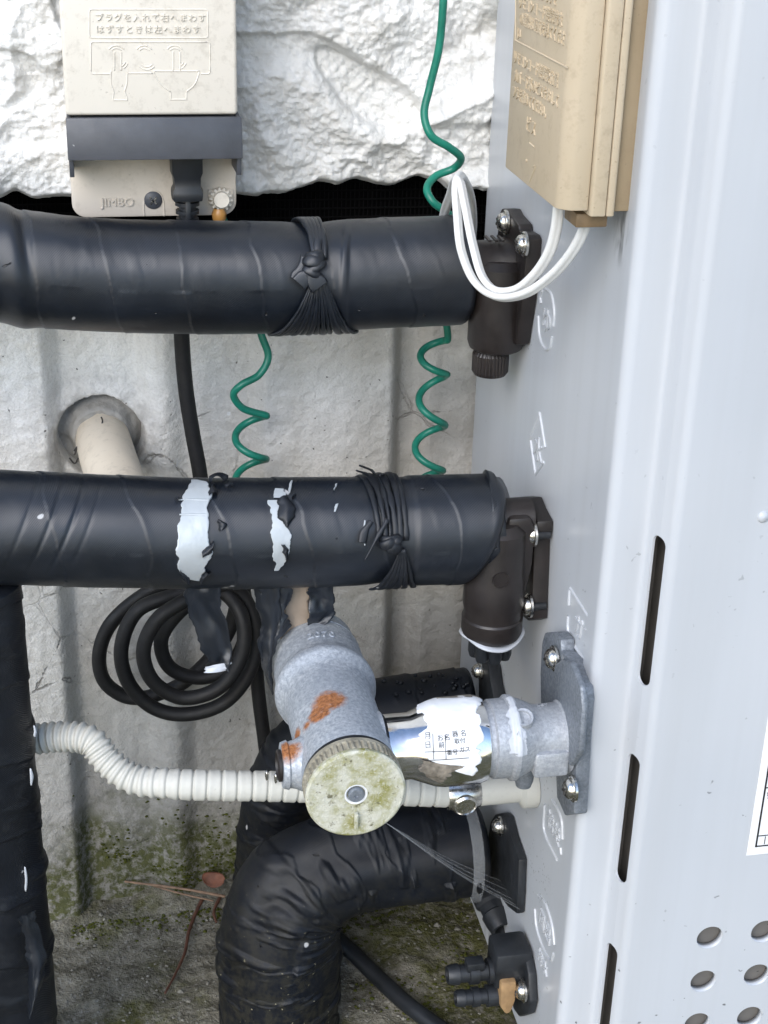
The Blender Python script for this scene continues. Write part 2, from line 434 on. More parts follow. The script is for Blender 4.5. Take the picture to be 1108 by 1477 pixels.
def mat_concrete():
    t = NT('foundation_concrete'); x, y, z = t.sep()
    c = t.mix(t.rng(t.noise(14, 6, .65), .3, .72), (.72, .71, .68), (.86, .855, .825))
    c = t.mix(t.math('MULTIPLY', t.rng(t.noise(42, 4, .6, t.mapping(scale=(1, 1, .06))), .42, .75), .55), c, (.55, .53, .48))
    c = t.mix(t.math('MULTIPLY', t.rng(t.noise(520, 4, .75), .46, .66), .38), c, (.50, .49, .46))
    pits = spots(t, 130, .07, .25); c = t.mix(pits, c, (.10, .095, .085))
    ck = t.vor(11, t.mapping(scale=(1, 1, 1.4), loc=(.3, 0, .7)), 'DISTANCE_TO_EDGE')
    wob = t.math('ADD', ck, t.math('MULTIPLY', t.math('SUBTRACT', t.noise(60, 5, .7), .5), .10))
    cr = t.math('MULTIPLY', t.rng(t.math('ABSOLUTE', wob), 0, .012, 1, 0), t.rng(t.noise(8, 3), .5, .6)); c = t.mix(t.math('MULTIPLY', cr, .7), c, (.13, .12, .11))
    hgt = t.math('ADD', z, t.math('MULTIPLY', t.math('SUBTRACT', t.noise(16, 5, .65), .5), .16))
    stn = t.math('MULTIPLY', t.near(HC0, .028, .062), t.rng(t.noise(45, 4, .65), .42, .60)); c = t.mix(t.math('MULTIPLY', stn, .75), c, (.36, .35, .33))
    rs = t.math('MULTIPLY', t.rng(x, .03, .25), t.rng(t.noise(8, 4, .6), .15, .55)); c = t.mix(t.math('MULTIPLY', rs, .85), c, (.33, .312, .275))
    low_dark = t.rng(hgt, .05, .36, 1, 0); c = t.mix(t.math('MULTIPLY', low_dark, .88), c, (.17, .16, .14))  # darker towards the foot of the wall
    mz = t.math('MULTIPLY', t.rng(hgt, .05, .105, 1, 0), t.rng(t.noise(150, 6, .75), .36, .54)); c = t.mix(t.math('MULTIPLY', mz, .92), c, t.mix(t.noise(200, 4, .7), (.028, .034, .010), (.10, .105, .028)))
    for i, (px, py, r0) in enumerate(((248, 662, .0045), (447, 577, .0035), (473, 567, .003), (242, 668, .004), (330, 597, .0015))):
        q = t.near(PY(px, py, .998), r0*.5, r0*2.2); q = t.math('ADD', q, t.math('MULTIPLY', t.math('SUBTRACT', t.noise(260, 4, .6), .5), .9)); c = t.mix(t.rng(q, .5, .58), c, (.76, .77, .77))
    t.set(c, .9, 0, .25)
    t.bump((t.noise(300, 5, .75), .75, .002), (t.noise(70, 4, .6), .2, .003), (pits, .8, -.002), (cr, .6, -.002)); M['concrete'] = t.m
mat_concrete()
def mat_grout():
    t = NT('grout'); c = t.mix(t.rng(t.noise(40, 5, .65), .3, .7), (.24, .23, .21), (.44, .43, .40)); t.set(c, .92, 0, .2); t.bump((t.noise(160, 5, .7), .6, .003)); M['grout'] = t.m
mat_grout()
def mat_ground():
    t = NT('ground_slab'); x, y, z = t.sep()
    c = t.mix(t.rng(t.noise(60, 6, .7), .35, .68), (.085, .078, .058), (.24, .225, .18))
    c = t.mix(t.rng(t.noise(230, 5, .75), .52, .70), c, (.26, .25, .22))
    ms = t.math('ADD', t.math('MULTIPLY', t.rng(x, .12, .26), .55), t.rng(t.noise(11, 5, .65), .42, .66))
    ms = t.rng(ms, .30, .85); fm = t.math('MULTIPLY', ms, t.rng(t.noise(130, 6, .75), .35, .55))
    c = t.mix(t.math('MULTIPLY', fm, .9), c, t.mix(t.noise(300, 4, .7), (.03, .035, .008), (.11, .105, .03)))
    c = t.mix(spots(t, 210, .13, .10), c, (.30, .28, .2))
    t.set(c, .92, 0, .2); t.bump((t.noise(240, 6, .7), .8, .004), (t.noise(40, 4, .6), .5, .008)); M['ground'] = t.m
mat_ground()

# ================================================================== SETTING
XS, YF = 0.263, 0.685          # heater side panel plane, heater front corner
def nonuni(a0, a1, b0, b1, fine, coarse):
    return np.unique(np.concatenate([np.linspace(a0, b0, coarse), np.linspace(b0, b1, int((b1-b0)/fine)), np.linspace(b1, a1, coarse)]))
# ground
gx = nonuni(-40, 40, -.15, .55, .004, 14); gy = nonuni(-40, 12, .55, 1.02, .004, 14)
GX, GY = np.meshgrid(gx, gy, indexing='ij')
near_ = ((GX > -.2) & (GX < .6) & (GY > .5) & (GY < 1.05))
GZ = np.where(near_, .004*fbm(GX*18, GY*18) + .0015*fbm(GX*120, GY*120, o=3) + .012*sstep(.93, 1.0, GY)*(.5+.5*vnoise(GX*25, GY*25)), 0.0)
g = link('ground', gridmesh(np.stack([GX, GY, GZ], -1)), M['ground']); tag(g, 'mossy stained concrete slab underfoot', None, kind='structure')

# foundation wall with cast vertical ribs
def rib(x, px0, px1, d, soft):
    a, b = PY(px0, 900, 1.0)[0], PY(px1, 900, 1.0)[0]
    return d*(sstep(a-soft, a+soft, x) - sstep(b-soft, b+soft, x))
def found_y(x, z):
    y = 1.0 - rib(x, -60, 98, .017, .007) - rib(x, 222, 264, .011, .009) - rib(x, 372, 558, .012, .007) + rib(x, 562, 598, .010, .006) - rib(x, 640, 760, .005, .01)
    y = y - .0010*fbm(x*9, z*9, o=2) - .0006*fbm(x*190, z*190, o=3)
    y = y - .010*sstep(.13, .02, z)*(.6+.4*vnoise(x*30, z*30))
    return y
HC = PY(146, 634, 1.0)          # where the plastic pipe leaves the wall
fx = nonuni(-3, 3.5, -.10, .36, .0016, 10); fz = np.unique(np.r_[np.linspace(-.02, .50, 320), .505])
FX, FZ = np.meshgrid(fx, fz, indexing='ij')
FY = found_y(FX, FZ)
rr = np.hypot(FX-HC[0], FZ-HC[2]-.003)*(1+.06*vnoise(FX*60, FZ*60))
FY = FY + .022*sstep(.0305, .0275, rr) - .002*sstep(.045, .030, rr)*sstep(.026, .030, rr)
FY[:, -1] = 1.12
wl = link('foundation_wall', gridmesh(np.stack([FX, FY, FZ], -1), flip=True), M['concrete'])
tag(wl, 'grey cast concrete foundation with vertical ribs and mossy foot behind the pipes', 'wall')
th = np.linspace(0, 2*math.pi, 60, endpoint=False); rads = np.linspace(.0005, .034, 26)
TH, RD = np.meshgrid(th, rads, indexing='ij')
gy_ = HC[1] + .013 - .012*sstep(.029, .018, RD)*.6 + .0024*fbm(RD*np.cos(TH)*130+3, RD*np.sin(TH)*130) - .005*sstep(.022, .0195, RD)
gr = link('mortar', gridmesh(np.stack([HC[0]+RD*np.cos(TH), gy_, HC[2]+.003+RD*np.sin(TH)], -1), wrapu=True), M['grout'], wl)

# white textured siding above
hx = nonuni(-3, 3.5, -.09, .34, .0011, 14); hz = np.unique(np.r_[np.linspace(.572, .75, 165), np.linspace(.75, .95, 40), np.linspace(.95, 2.7, 30)])
HX, HZ = np.meshgrid(hx, hz, indexing='ij')
wx = HX + .02*fbm(HX*9+4, HZ*9, o=3); wz = HZ + .02*fbm(HX*9, HZ*9+8, o=3)
h = .014*fbm(wx*10, wz*11, 3.3, o=3)
rdg = 1-np.abs(fbm(wx*11+9, wz*12+2, 1.7, o=3)); h = h + .010*(rdg**3)
st = fbm(wx*7+1, wz*16+5, 7.7, o=2); h = h + .006*sstep(-.05, .12, st) - .006*sstep(.25, .38, vnoise(wx*16, wz*22, 2.2))
h = h + .0016*fbm(HX*150, HZ*150, 4.4, o=3, g=.6) + .0011*np.abs(fbm(HX*300, HZ*300, 9.1, o=2))
HY = .985 - h
edge = sstep(.006, 0, HZ-.572); HY = HY + .010*edge**2
V = np.stack([HX, HY, HZ + .004*sstep(.03, 0, HZ-.572)*fbm(HX*40, HX*0+3, o=3)], -1)
low = V[:, :1].copy(); low[..., 1] += .06; low[..., 2] += .001
V = np.concatenate([low, V], 1)
sd_ = link('house_wall', gridmesh(V, flip=True), M['siding']); tag(sd_, 'white painted rock-face siding above the dark ventilation gap', 'wall')
# black strip put in the gap to stand in for its shade
mb = MB(); mb.add(box((-2.5, 1.02, .495), (3, 1.05, .60)))
for k in range(170):
    x = -.12 + k*.003; mb.add(box((x, 1.017, .50), (x+.0008, 1.0195, .59)))
for k in range(14):
    z = .503+k*.006; mb.add(box((-.12, 1.0155, z), (.39, 1.0168, z+.001)))
o = mb.build('gap_shade_strip', M['gap_shade'], smooth=False); tag(o, 'black mesh strip standing in for shade in the gap under the white siding', 'gap_shade')

# ================================================================== HEATER
YM = YF - .022                 # main front face
heater = empty('water_heater', (XS+.25, .83, 0), 'light grey sheet metal water heater casing with slots and round holes', 'water heater')
ZB, ZT = .045, 1.32
# side panel (rounded front corner is on the cover)
mb = MB(); mb.add(box((XS, YF+.004, ZB), (XS+.0015, .970, ZT)))
mb.add(box((XS+.0016, .968, ZB), (XS+.5, .9695, ZT)))
mb.add(box((XS+.002, YF+.01, ZB+.001), (XS+.5, .966, ZB+.003)))
mb.add(box((XS+.002, YF+.01, ZT-.002), (XS+.5, .966, ZT)))
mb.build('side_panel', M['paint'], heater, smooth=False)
# front cover: bent sheet, profile in XY
def arc(cx, cy, r, a0, a1, n=7):
    return [(cx+r*math.cos(R(a)), cy+r*math.sin(R(a))) for a in np.linspace(a0, a1, n)]
def poly_offset(P, t):
    P = np.array(P); T = np.gradient(P, axis=0); T /= np.linalg.norm(T, axis=1)[:, None]
    return P + t*np.stack([-T[:, 1], T[:, 0]], 1)
prof = [(XS-.002, YF+.016), (XS-.002, YF+.006)] + arc(XS+.004, YF+.004, .006, 180, 270) + [(XS+.015, YF-.002)]
prof += arc(XS+.017, YF-.0055, .0035, 90, 15, 6)
prof += [(XS+.0225, YF-.013)] + arc(XS+.0305, YM+.006, .006, 195, 270, 7)
prof += [(XS+.06, YM)] + [(XS+.11, YM), (XS+.5, YM)]
inner = poly_offset(prof, .0012)
def sheet_extrude(P, Q, z0, z1):
    pts = np.vstack([P, Q[::-1]]); n = len(pts)
    V = np.array([[(x, y, z) for x, y in pts] for z in (z0, z1)])
    v, f = gridvf(V, wrapv=True); f = [tuple(k) for k in f]
    m_ = len(P)
    for i in range(m_-1):
        a, b, c, d = i, i+1, 2*m_-2-i, 2*m_-1-i
        f.append((a, b, c, d)); f.append((n+d, n+c, n+b, n+a))
    return v, f
mb = MB(); mb.add(sheet_extrude(prof, inner, ZB-.01, ZT))
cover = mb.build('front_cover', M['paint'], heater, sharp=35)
def apply_cut(ob, cutters):
    me = bpy.data.meshes.new('cut'); bm = bmesh.new()
    for v_, f_ in cutters:
        vs_ = [bm.verts.new(tuple(map(float, p))) for p in v_]
        for q in f_: bm.faces.new([vs_[int(i)] for i in q])
    bmesh.ops.recalc_face_normals(bm, faces=bm.faces); bm.to_mesh(me); bm.free()
    c = bpy.data.objects.new('cut', me); col.objects.link(c)
    md = ob.modifiers.new('b', 'BOOLEAN'); md.operation = 'DIFFERENCE'; md.object = c; md.solver = 'EXACT'
    bpy.context.view_layer.update()
    nm = bpy.data.meshes.new_from_object(ob.evaluated_get(bpy.context.evaluated_depsgraph_get()))
    ob.modifiers.clear(); ob.data = nm; bpy.data.objects.remove(c)
    nm.polygons.foreach_set('use_smooth', np.ones(len(nm.polygons), bool)); smooth_angle(nm, 30)
cut = []
def slot_cut(z0, z1, yc, hw):
    poly = [(yc+hw*math.cos(R(a)), z1-hw+hw*math.sin(R(a))) for a in np.linspace(0, 180, 13)] + [(yc+hw*math.cos(R(a)), z0+hw+hw*math.sin(R(a))) for a in np.linspace(180, 360, 13)]
    return prism(poly, (XS+.013, 0, 0), (0, 1, 0), (0, 0, 1), (1, 0, 0), .02)
SX = XS+.0225
for (ya, yb, xa, xb) in ((775, 995, 953, 932), (1092, 1286, 917, 902), (1366, 1560, 885, 865)):
    za = PX(xa, ya, SX)[2]; zb = PX(xb, yb, SX)[2]
    cut.append(slot_cut(zb, za, YF-.0125, .0048))
HP = PY(1024, 1352, YM); HXP = PY(1102, 1343, YM)[0]-HP[0]; HZP = HP[2]-PY(1014, 1415, YM)[2]
RH = .0082
for i in range(6):
    for j in range(4):
        z = HP[2]-j*HZP
        if z < .07: continue
        cut.append(lathe((HP[0]+i*HXP, YM-.01, z), (0, 1, 0), [(1e-5, 0), (RH, 0), (RH, .03), (1e-5, .03)], 32))
apply_cut(cover, cut)
for i in range(6):
    for j in range(4):
        z = HP[2]-j*HZP
        if z < .07: continue
        mb = MB(); mb.add(lathe((HP[0]+i*HXP, YM, z), (0, 1, 0), [(RH+.0006, .0004), (RH-.0001, .0002), (RH-.0002, .0046), (RH+.0008, .0046), (RH+.0008, .0014)], 32)); mb.build('hole_rim', M['paint'], heater)
# inner lining seen through holes and slots
mb = MB()
for x0, x1, y0, y1 in ((XS+.034, XS+.49, YM+.0060, YM+.0075), (XS+.0325, XS+.034, YM+.0060, YF+.012), (XS+.004, XS+.034, YF+.012, YF+.0135)):
    mb.add(box((x0, y0, ZB), (x1, y1, ZT-.01)))
mb.build('inner_lining', M['interior'], heater, smooth=False)
# top and foot parts
mb = MB()
for x in (XS+.03, XS+.44):
    for y in (YF+.04, .93):
        mb = MB(); mb.add(box((x, y-.02, 0.002), (x+.03, y+.02, ZB-.0105+.011), .002)); mb.build('foot', M['black_plastic'], heater, sharp=30)
# small rim rolls on the holes are just sheet thickness; dents and a rivet
mb = MB(); p = PY(1101, 745, YM)
mb.add(lathe(p, (0, -1, 0), [(.0032, -.0005), (.0032, .0004), (.0024, .0012), (1e-5, .0016)], 20)); mb.build('rivet', M['paint'], heater)
# data sticker
LU = np.array((1, 0, 0)); LV = np.array((0, 0, 1)); LN = np.array((0, -1, 0))
c0 = PY(1076, 1233, YM); top = PY(1099, 1070, YM)
mb = MB(); mb.add(box((c0[0], YM-.0006, c0[2]), (c0[0]+.10, YM-.0002, c0[2]+.16), .0001, 1))
sticker = mb.build('data_sticker', M['white_print'], heater, smooth=False, label='white data sticker with black ruled table')
def lab(u0, v0, u1, v1): return box((c0[0]+u0, YM-.0009, c0[2]+v0), (c0[0]+u1, YM-.00065, c0[2]+v1))
mb = MB()
mb.add(lab(.0045, .0058, .0055, .155)); mb.add(lab(.0045, .0058, .10, .0066)); mb.add(lab(.0056, .0132, .10, .0138)); mb.add(lab(.0056, .0465, .10, .0472)); mb.add(lab(.0056, .0555, .10, .0562))
for k in range(26): mb.add(lab(.0098+k*.0026, .0072, .0098+k*.0026+.0004+.0009*((k*7) % 3)/2, .0126))
mb.add(lab(.0125, .0185, .0131, .0425)); mb.add(lab(.0132, .0172, .05, .0178))
for s_, a, b, z_ in (('警告', .0065, .0395, .0055), ('ガス機器', .008, .049, .0055), ('設置', .0075, .06, .006)):
    mb.add(text_vf(s_, z_, .0002, c0+LU*a+LV*b+LN*.00065, LU, LV, LN))
mb.build('print', M['ink'], sticker, smooth=False)

# embossed marks on the side panel (raised, same paint)
PU = np.array((0, -1, 0)); PV = np.array((0, 0, 1)); PN = np.array((-1, 0, 0))
def stroke(pts, r=.0010, close=False, n=None):
    C = [PX(x, y, XS) for x, y in pts]
    return tube(C, r, 8, n or max(6, 6*len(pts)))
def mark(strokes, texts):
    mb = MB()
    for s_ in strokes: mb.add(stroke(s_))
    for (s_, px, py, size, sq) in texts:
        p = PX(px, py, XS); mb.add(text_vf(s_, size, .0011, p - PN*.0002, PU, PV, PN, 'CENTER', sq))
    mb.build('embossed_mark', M['paint'], heater, sharp=40)
mark([[(786, 415), (796, 425), (800, 450), (799, 470)], [(777, 455), (779, 485), (787, 503), (794, 500), (797, 485)], [(781, 437), (780, 428), (783, 418)]], [('ゆ', 788, 477, .017, 1.1)])
mark([[(766, 628), (779, 595)], [(779, 595), (787, 645)], [(766, 635), (773, 684)], [(773, 684), (785, 666)]], [('水', 776, 662, .017, 1.1)])
mark([[(823, 848), (860, 907)], [(822, 850), (821, 872)], [(820, 888), (820, 910), (852, 966)], [(854, 948), (853, 962)]], [('ガス', 840, 926, .0155, 1.0)])
mark([[(786, 1160), (785, 1195), (790, 1212)], [(790, 1212), (804, 1240)], [(797, 1153), (810, 1180), (812, 1210)], [(809, 1222), (810, 1232)]], [('追焚', 799, 1204, .014, .9)])
mark([[(772, 1310), (774, 1335), (782, 1362), (795, 1385), (799, 1375)], [(777, 1290), (788, 1305), (797, 1335), (800, 1362)]], [('風呂', 786, 1345, .014, .9), ('排水', 783, 1395, .011, .9)])

# ================================================================== SCREWS AND FITTINGS
def screw(parent, p, axis, r=.0055, washer=True):
    p = np.array(p, float); a, e1, e2 = basis(axis)
    mb = MB(); mb.add(lathe(p, axis, [(r, .0014), (r, .0022), (r*.93, .0036), (r*.7, .0050), (r*.35, .0056), (1e-5, .0057)], 24))
    s_ = mb.build('screw', M['steel'], parent, sharp=50)
    mb = MB(); mb.add(lathe(p, axis, [(r*.6, -.0005), (r*1.28, -.0005), (r*1.28, .0009), (r*1.18, .0014), (r*.6, .0014)], 28)); mb.build('washer', M['steel'], s_, sharp=30)
    mb = MB(); k = math.cos(.6), math.sin(.6); d1 = e1*k[0]+e2*k[1]; d2 = -e1*k[1]+e2*k[0]
    for u_, v_ in ((d1, d2), (d2, d1)):
        mb.add(prism([(-r*.5, -r*.11), (r*.5, -r*.11), (r*.5, r*.11), (-r*.5, r*.11)], p + a*.0049, u_, v_, a, .0010))
    mb.build('cross_recess', M['recess_dark'], s_, smooth=False)
    return s_
def plate(pix, X0, t, bevel=.0012):
    """flange plate whose outline is given on the plane X = X0-t (its face), t thick towards the panel"""
    poly = []
    xa, xb = min(x for x, _ in pix), max(x for x, _ in pix)
    for x, y in pix:
        q = PX(x - t*1500*(x-xa)/(xb-xa), y, X0-t); poly.append((q[1], q[2]))
    return prism(poly, (X0-t, 0, 0), (0, 1, 0), (0, 0, 1), (1, 0, 0), t, bevel)

PIPE1 = dict(Y=.885, R=.0335); PIPE2 = dict(Y=.79, R=.0325)
Z1 = PY(450, 396, .885)[2]; Z2 = PY(450, 765, .79)[2]

# --- upper connection elbow
f1 = empty('upper_connection_valve', tuple(PY(715, 400, .875)), 'dark brown plastic elbow fitting with ribbed drain cap under the looped white cables', 'pipe fitting')
YV = .872
mb = MB(); c = np.array((XS, YV, Z1+.004))
mb.add(lathe(c - np.array((.070, -.004, 0)), (1, 0, 0), [(.008, 0), (.0185, 0), (.0190, .010), (.0190, .024), (.0170, .027), (.0170, .052), (.0185, .056), (.0185, .066), (.012, .066)], 40))
vx = PY(716, 440, YV)[0]; zt = Z1+.012; zb = PY(716, 500, YV)[2]
mb.add(lathe((vx, YV-.004, zt), (0, 0, -1), [(1e-5, 0), (.012, .000), (.0172, .004), (.0178, .02), (.0178, zt-zb-.006), (.0165, zt-zb-.002), (.013, zt-zb), (1e-5, zt-zb)], 40))
mb.add(box((vx+.012, YV-.010, zb+.012), (XS-.006, YV+.012, zt-.004), .002))
for dx in (-.004, 0, .004): mb.add(box((vx-.006+dx, YV-.010, Z1+.0238), (vx-.004+dx, YV+.002, Z1+.0246+.0005), .0003, 1))
mb.build('body', M['brown_plastic'], f1, sharp=35)
mb = MB(); mb.add(plate([(722, 306), (726, 300), (736, 301), (741, 309), (757, 323), (758, 332), (771, 338), (774, 345), (765, 430), (752, 497), (740, 497), (735, 470), (722, 400), (716, 350)], XS-.0005, .009)); mb.build('flange', M['brown_plastic'], f1, sharp=30)
cz = PY(705, 504, YV)[2]; cx = PY(705, 520, YV)[0]
mb = MB(); mb.add(lathe((cx, YV-.004, cz), (0, 0, -1), [(.006, -.002), (.0095, -.002), (.0112, .001), (.0112, .012), (.0100, .0142), (1e-5, .0145)], 120, fn=lambda t_, i: 1 + .025*np.sign(np.sin(t_*30))*(1 if i in (2, 3) else 0)))
mb.build('drain_cap', M['brown_plastic'], f1, sharp=25)
for x, y in ((728, 320), (755, 352)): screw(f1, PX(x+2, y, XS-.0105), (-1, 0, 0), .0058)

# --- lower connection elbow
f2 = empty('lower_connection_valve', tuple(PY(715, 850, .785)), 'brown plastic elbow fitting with white washer and knob below the torn-tape pipe', 'pipe fitting')
YV2 = .783
mb = MB(); c = np.array((XS, YV2, PY(735, 775, YV2)[2]))
mb.add(lathe((XS-.050, YV2+.004, Z2+.002), (1, 0, 0), [(.008, 0), (.0125, 0), (.0125, .038), (.008, .038)], 40))
cb = PY(708, 880, YV2); ztop = PY(712, 745, YV2)[2]; H = ztop - cb[2]
mb.add(lathe((cb[0], YV2-.004, ztop), (0, 0, -1), [(1e-5, 0), (.012, .001), (.0165, .006), (.0172, H*.55), (.0180, H*.62), (.0186, H*.86), (.0176, H*.93), (.0176, H*1.0), (.0185, H*1.02), (.0185, H*1.16), (.0172, H*1.21), (.010, H*1.22), (1e-5, H*1.22)], 48))
mb.add(prism([(0, 0), (.014, 0), (.017, .02), (.017, .045), (.014, .052), (.0, .052)], (cb[0]+.004, YV2-.011, cb[2]+.014), (1, 0, 0), (0, 0, 1), (0, 1, 0), .020, .003))
body2 = mb.build('body', M['brown_plastic'], f2, sharp=35)
mb = MB(); q = PY(724, 838, YV2-.0225); mb.add(lathe((q[0], YV2-.0215, q[2]), (0, -1, 0), [(.0052, -.002), (.0052, .0006), (.0044, .0006), (.0044, 0), (1e-5, 0)], 24)); mb.build('moulded_ring', M['brown_plastic'], body2, sharp=30)
mb = MB(); mb.add(plate([(748, 722), (752, 716), (768, 717), (776, 732), (790, 752), (789, 768), (784, 778), (780, 860), (779, 893), (770, 895), (758, 888), (752, 860), (748, 800), (738, 760)], XS-.0005, .010)); mb.build('flange', M['brown_plastic'], f2, sharp=30)
mb = MB(); zc = cb[2]-.0005-H*.22
V = []
for k, (r_, dz) in enumerate(((.012, 0), (.0192, .0008), (.0196, 0), (.0192, -.0008), (.012, -.0006))):
    t_ = np.linspace(0, 2*math.pi, 60, endpoint=False); rr_ = r_*(1+.06*np.sin(3*t_+1)+.05*vnoise(np.cos(t_)*2, np.sin(t_)*2)); V.append(np.stack([cb[0]+rr_*np.cos(t_), YV2-.004+rr_*np.sin(t_), zc+dz+.002*np.sin(2*t_+.6)*rr_/r_], 1))
mb.add(gridvf(np.array(V), wrapv=True)); mb.build('seal_washer', M['washer_white'], f2)
mb = MB()
for k in range(7):
    a = 2*math.pi*k/7+.3; p = np.array((cb[0]+.0092*math.cos(a), YV2-.004+.0092*math.sin(a), zc-.001)); mb.add(lathe(p, (0, 0, -1), [(1e-5, 0), (.0042, 0), (.0044, .010), (.0034, .0135), (1e-5, .014)], 14))
mb.add(lathe((cb[0], YV2-.004, zc-.001), (0, 0, -1), [(1e-5, 0), (.0102, 0), (.0100, .0095), (1e-5, .011)], 24)); mb.build('drain_knob', M['rubber'], f2, sharp=40)
for x, y in ((770, 770), (764, 873)): screw(f2, PX(x, y, XS-.0120), (-1, 0, 0), .0058)
for x, y in ((782, 771), (776, 874)):
    p = PX(x-3, y, XS-.008); mb = MB(); mb.add(lathe(p, (1, 0, 0), [(.0025, -.004), (.0029, -.003), (.0025, -.002), (.0029, -.001), (.0025, 0), (.0029, .001), (.0025, .002), (.0025, .006)], 12)); mb.build('threaded_stud', M['black_plastic'], f2)

# ================================================================== INSULATED PIPES
def wrapfn(pitch, step, seed, wr=.00025, low=.0007, hand=1, thk=None, irr=.10):
    def fn(s, t_):
        ph = (s/pitch - hand*t_/(2*math.pi)) + irr*fbm(s*20+seed, np.cos(t_), np.sin(t_), o=2); fr = ph - np.floor(ph)
        r = step*(1-fr)*.8 + step*sstep(.0, .03, fr)*0 + step*.6*sstep(.12, .0, fr)
        cx_, sx_ = np.cos(t_), np.sin(t_)
        r = r + low*fbm(s*9+seed, cx_*1.1, sx_*1.1, o=2)
        r = r + wr*np.maximum(0, fbm((s/pitch-hand*t_/(2*math.pi))*3.2+seed, cx_*.9+seed, sx_*.9, o=3)-.15)*1.2
        if thk is not None: r = r + thk(s, t_)
        return r
    return fn
def pipe_mesh(C, Rr, seg, fn, cap0=False, cap1=False, up=(0, -1, 0), capr=.006, shear=0.0):
    n = len(C); s = np.r_[0, np.cumsum(np.linalg.norm(np.diff(C, axis=0), axis=1))]
    rad = np.full(n, Rr, float) if np.isscalar(Rr) else np.array(Rr, float)
    V = tubeV(C, rad, seg, up, fn)
    ctr = C[:, None]
    def fil(d): return np.where(d < capr, (1-capr/rad) + capr/rad*np.sqrt(np.clip(1-((capr-d)/capr)**2, 0, 1)), 1.0)
    k = np.ones(n)
    if cap0: k = np.minimum(k, fil(s))
    if cap1: k = np.minimum(k, fil(s[-1]-s))
    V = ctr + (V-ctr)*k[:, None, None]
    if shear: V[..., 0] += shear*sstep(.05, 0, s[-1]-s)[:, None]*(V[..., 2]-ctr[..., 2]-.03)/.06
    return gridmesh(closed(V), wrapv=True)

# --- upper pipe
p1 = empty('upper_insulated_pipe', tuple(PY(300, 478, .885)), 'upper black tape-wrapped pipe below the outlet, tied with a fanned knot', 'pipe')
C1 = spline([PY(x, y, .885) for x, y in ((-520, 376), (-150, 374), (-20, 376), (40, 386), (130, 395), (260, 399), (450, 398), (560, 394), (672, 389))], 620)
def thk1(s, t_):
    X = np.interp(s, np.r_[0, np.cumsum(np.linalg.norm(np.diff(C1, axis=0), axis=1))], C1[:, 0])
    a = PY(18, 390, .885)[0]; kx = PY(450, 390, .885)[0]
    u = X - a - .010*np.sin(t_+.4)
    r = .0016*np.exp(-(u/.006)**2) + .0011*np.exp(-((u+.017)/.004)**2) - .0016*np.exp(-((u-.008)/.004)**2)*np.clip(np.cos(t_+.9), 0, 1)
    r = r - .0016*np.exp(-((X-kx-.0)/.012)**2)
    for q, (d, am) in enumerate(((.075, .0010), (.082, .0008))): r = r + am*np.exp(-((X-kx-d*.28+.008*np.cos(t_))/.0012)**2)*np.clip(np.sin(-t_+1.2), 0, 1)
    return r
pm = pipe_mesh(C1, .0332, 200, wrapfn(.043, .00032, 1.0, thk=thk1), cap1=True)
link('tape_wrapping', pm, M['tape'], p1)

def nrm(th_): return np.array((0, -math.cos(th_), math.sin(th_)))
def surf_strand(pix, Yc, Zc, r, h0, hw, ht, n=26, seg=10, h1=None):
    """ribbon lying on a pipe along the pixel polyline"""
    q = [hitcyl(x, y, Yc, Zc, r) for x, y in pix]
    q = spline([(a, b*.03, 0) for a, b in q], n)
    hh = np.linspace(h0, h0 if h1 is None else h1, n)
    C = np.array([cylpt(a, b/.03, Yc, Zc, r+k) for (a, b, _), k in zip(q, hh)]); N = np.array([nrm(b/.03) for _, b, _ in q])
    return flat_tube(C, N, hw, ht, seg)
r1 = .0345
def zl(px): return float(np.interp(PY(px, 398, .885)[0], C1[:, 0], C1[:, 2]))
zk = zl(450); mb = MB()
for x0, x1, w_ in ((430, 446, .0030), (437, 449, .0028), (445, 452, .0030), (453, 455, .0026), (461, 458, .0022)):
    t0 = np.linspace(0, 1, 18); X0 = PY(x0, 322, .885)[0]; X1 = PY(x1, 372, .885)[0]; th1 = hitcyl(x1, 374, .885, zk, r1)[1]
    C = np.array([cylpt(X0+(X1-X0)*k, 2.3+(th1-2.3)*k, .885, zk, r1-.0006+.0016*k) for k in t0]); N = np.array([nrm(2.3+(th1-2.3)*k) for k in t0])
    mb.add(flat_tube(C, N, w_*np.linspace(1, .62, 18), .0011))
for i, (x1, w_) in enumerate(((386, .0012), (396, .0016), (407, .0014), (418, .0017), (430, .0014), (441, .0017), (452, .0014), (463, .0017), (474, .0013), (489, .0022), (503, .0018), (513, .0010))):
    X0 = PY(446+ (x1-450)*.10, 396, .885)[0]; th0 = hitcyl(450, 396, .885, zk, r1)[1]; X1 = PY(x1, 470, .885)[0]; th1 = hitcyl(x1, 474, .885, zk, r1)[1]-.5
    t0 = np.linspace(0, 1, 22)
    C = np.array([cylpt(X0+(X1-X0)*(k**1.05), th0+(th1-th0)*k, .885, zk, r1+.0022*(1-k)-.0006+.0003*(i % 2)) for k in t0]); N = np.array([nrm(th0+(th1-th0)*k) for k in t0])
    mb.add(flat_tube(C, N, w_*np.linspace(.55, 1.25, 22), .0012))
def blob_loop(cx_, cy_, rx, rz, dep, tw, rw, rt, Yc, Zc, r, n=26):
    X, th_ = hitcyl(cx_, cy_, Yc, Zc, r); c = cylpt(X, th_, Yc, Zc, r+dep); nn = nrm(th_); tt = np.array((0, math.sin(th_), math.cos(th_)))
    a = np.linspace(0, 2*math.pi, n)
    e1 = np.array((math.cos(tw), 0, 0)) + tt*math.sin(tw); e2 = nn
    C = c + rx*np.cos(a)[:, None]*e1 + rz*np.sin(a)[:, None]*e2
    N = np.cos(a)[:, None]*e1/rx + np.sin(a)[:, None]*e2/rz
    return flat_tube(C, N, rw, rt)
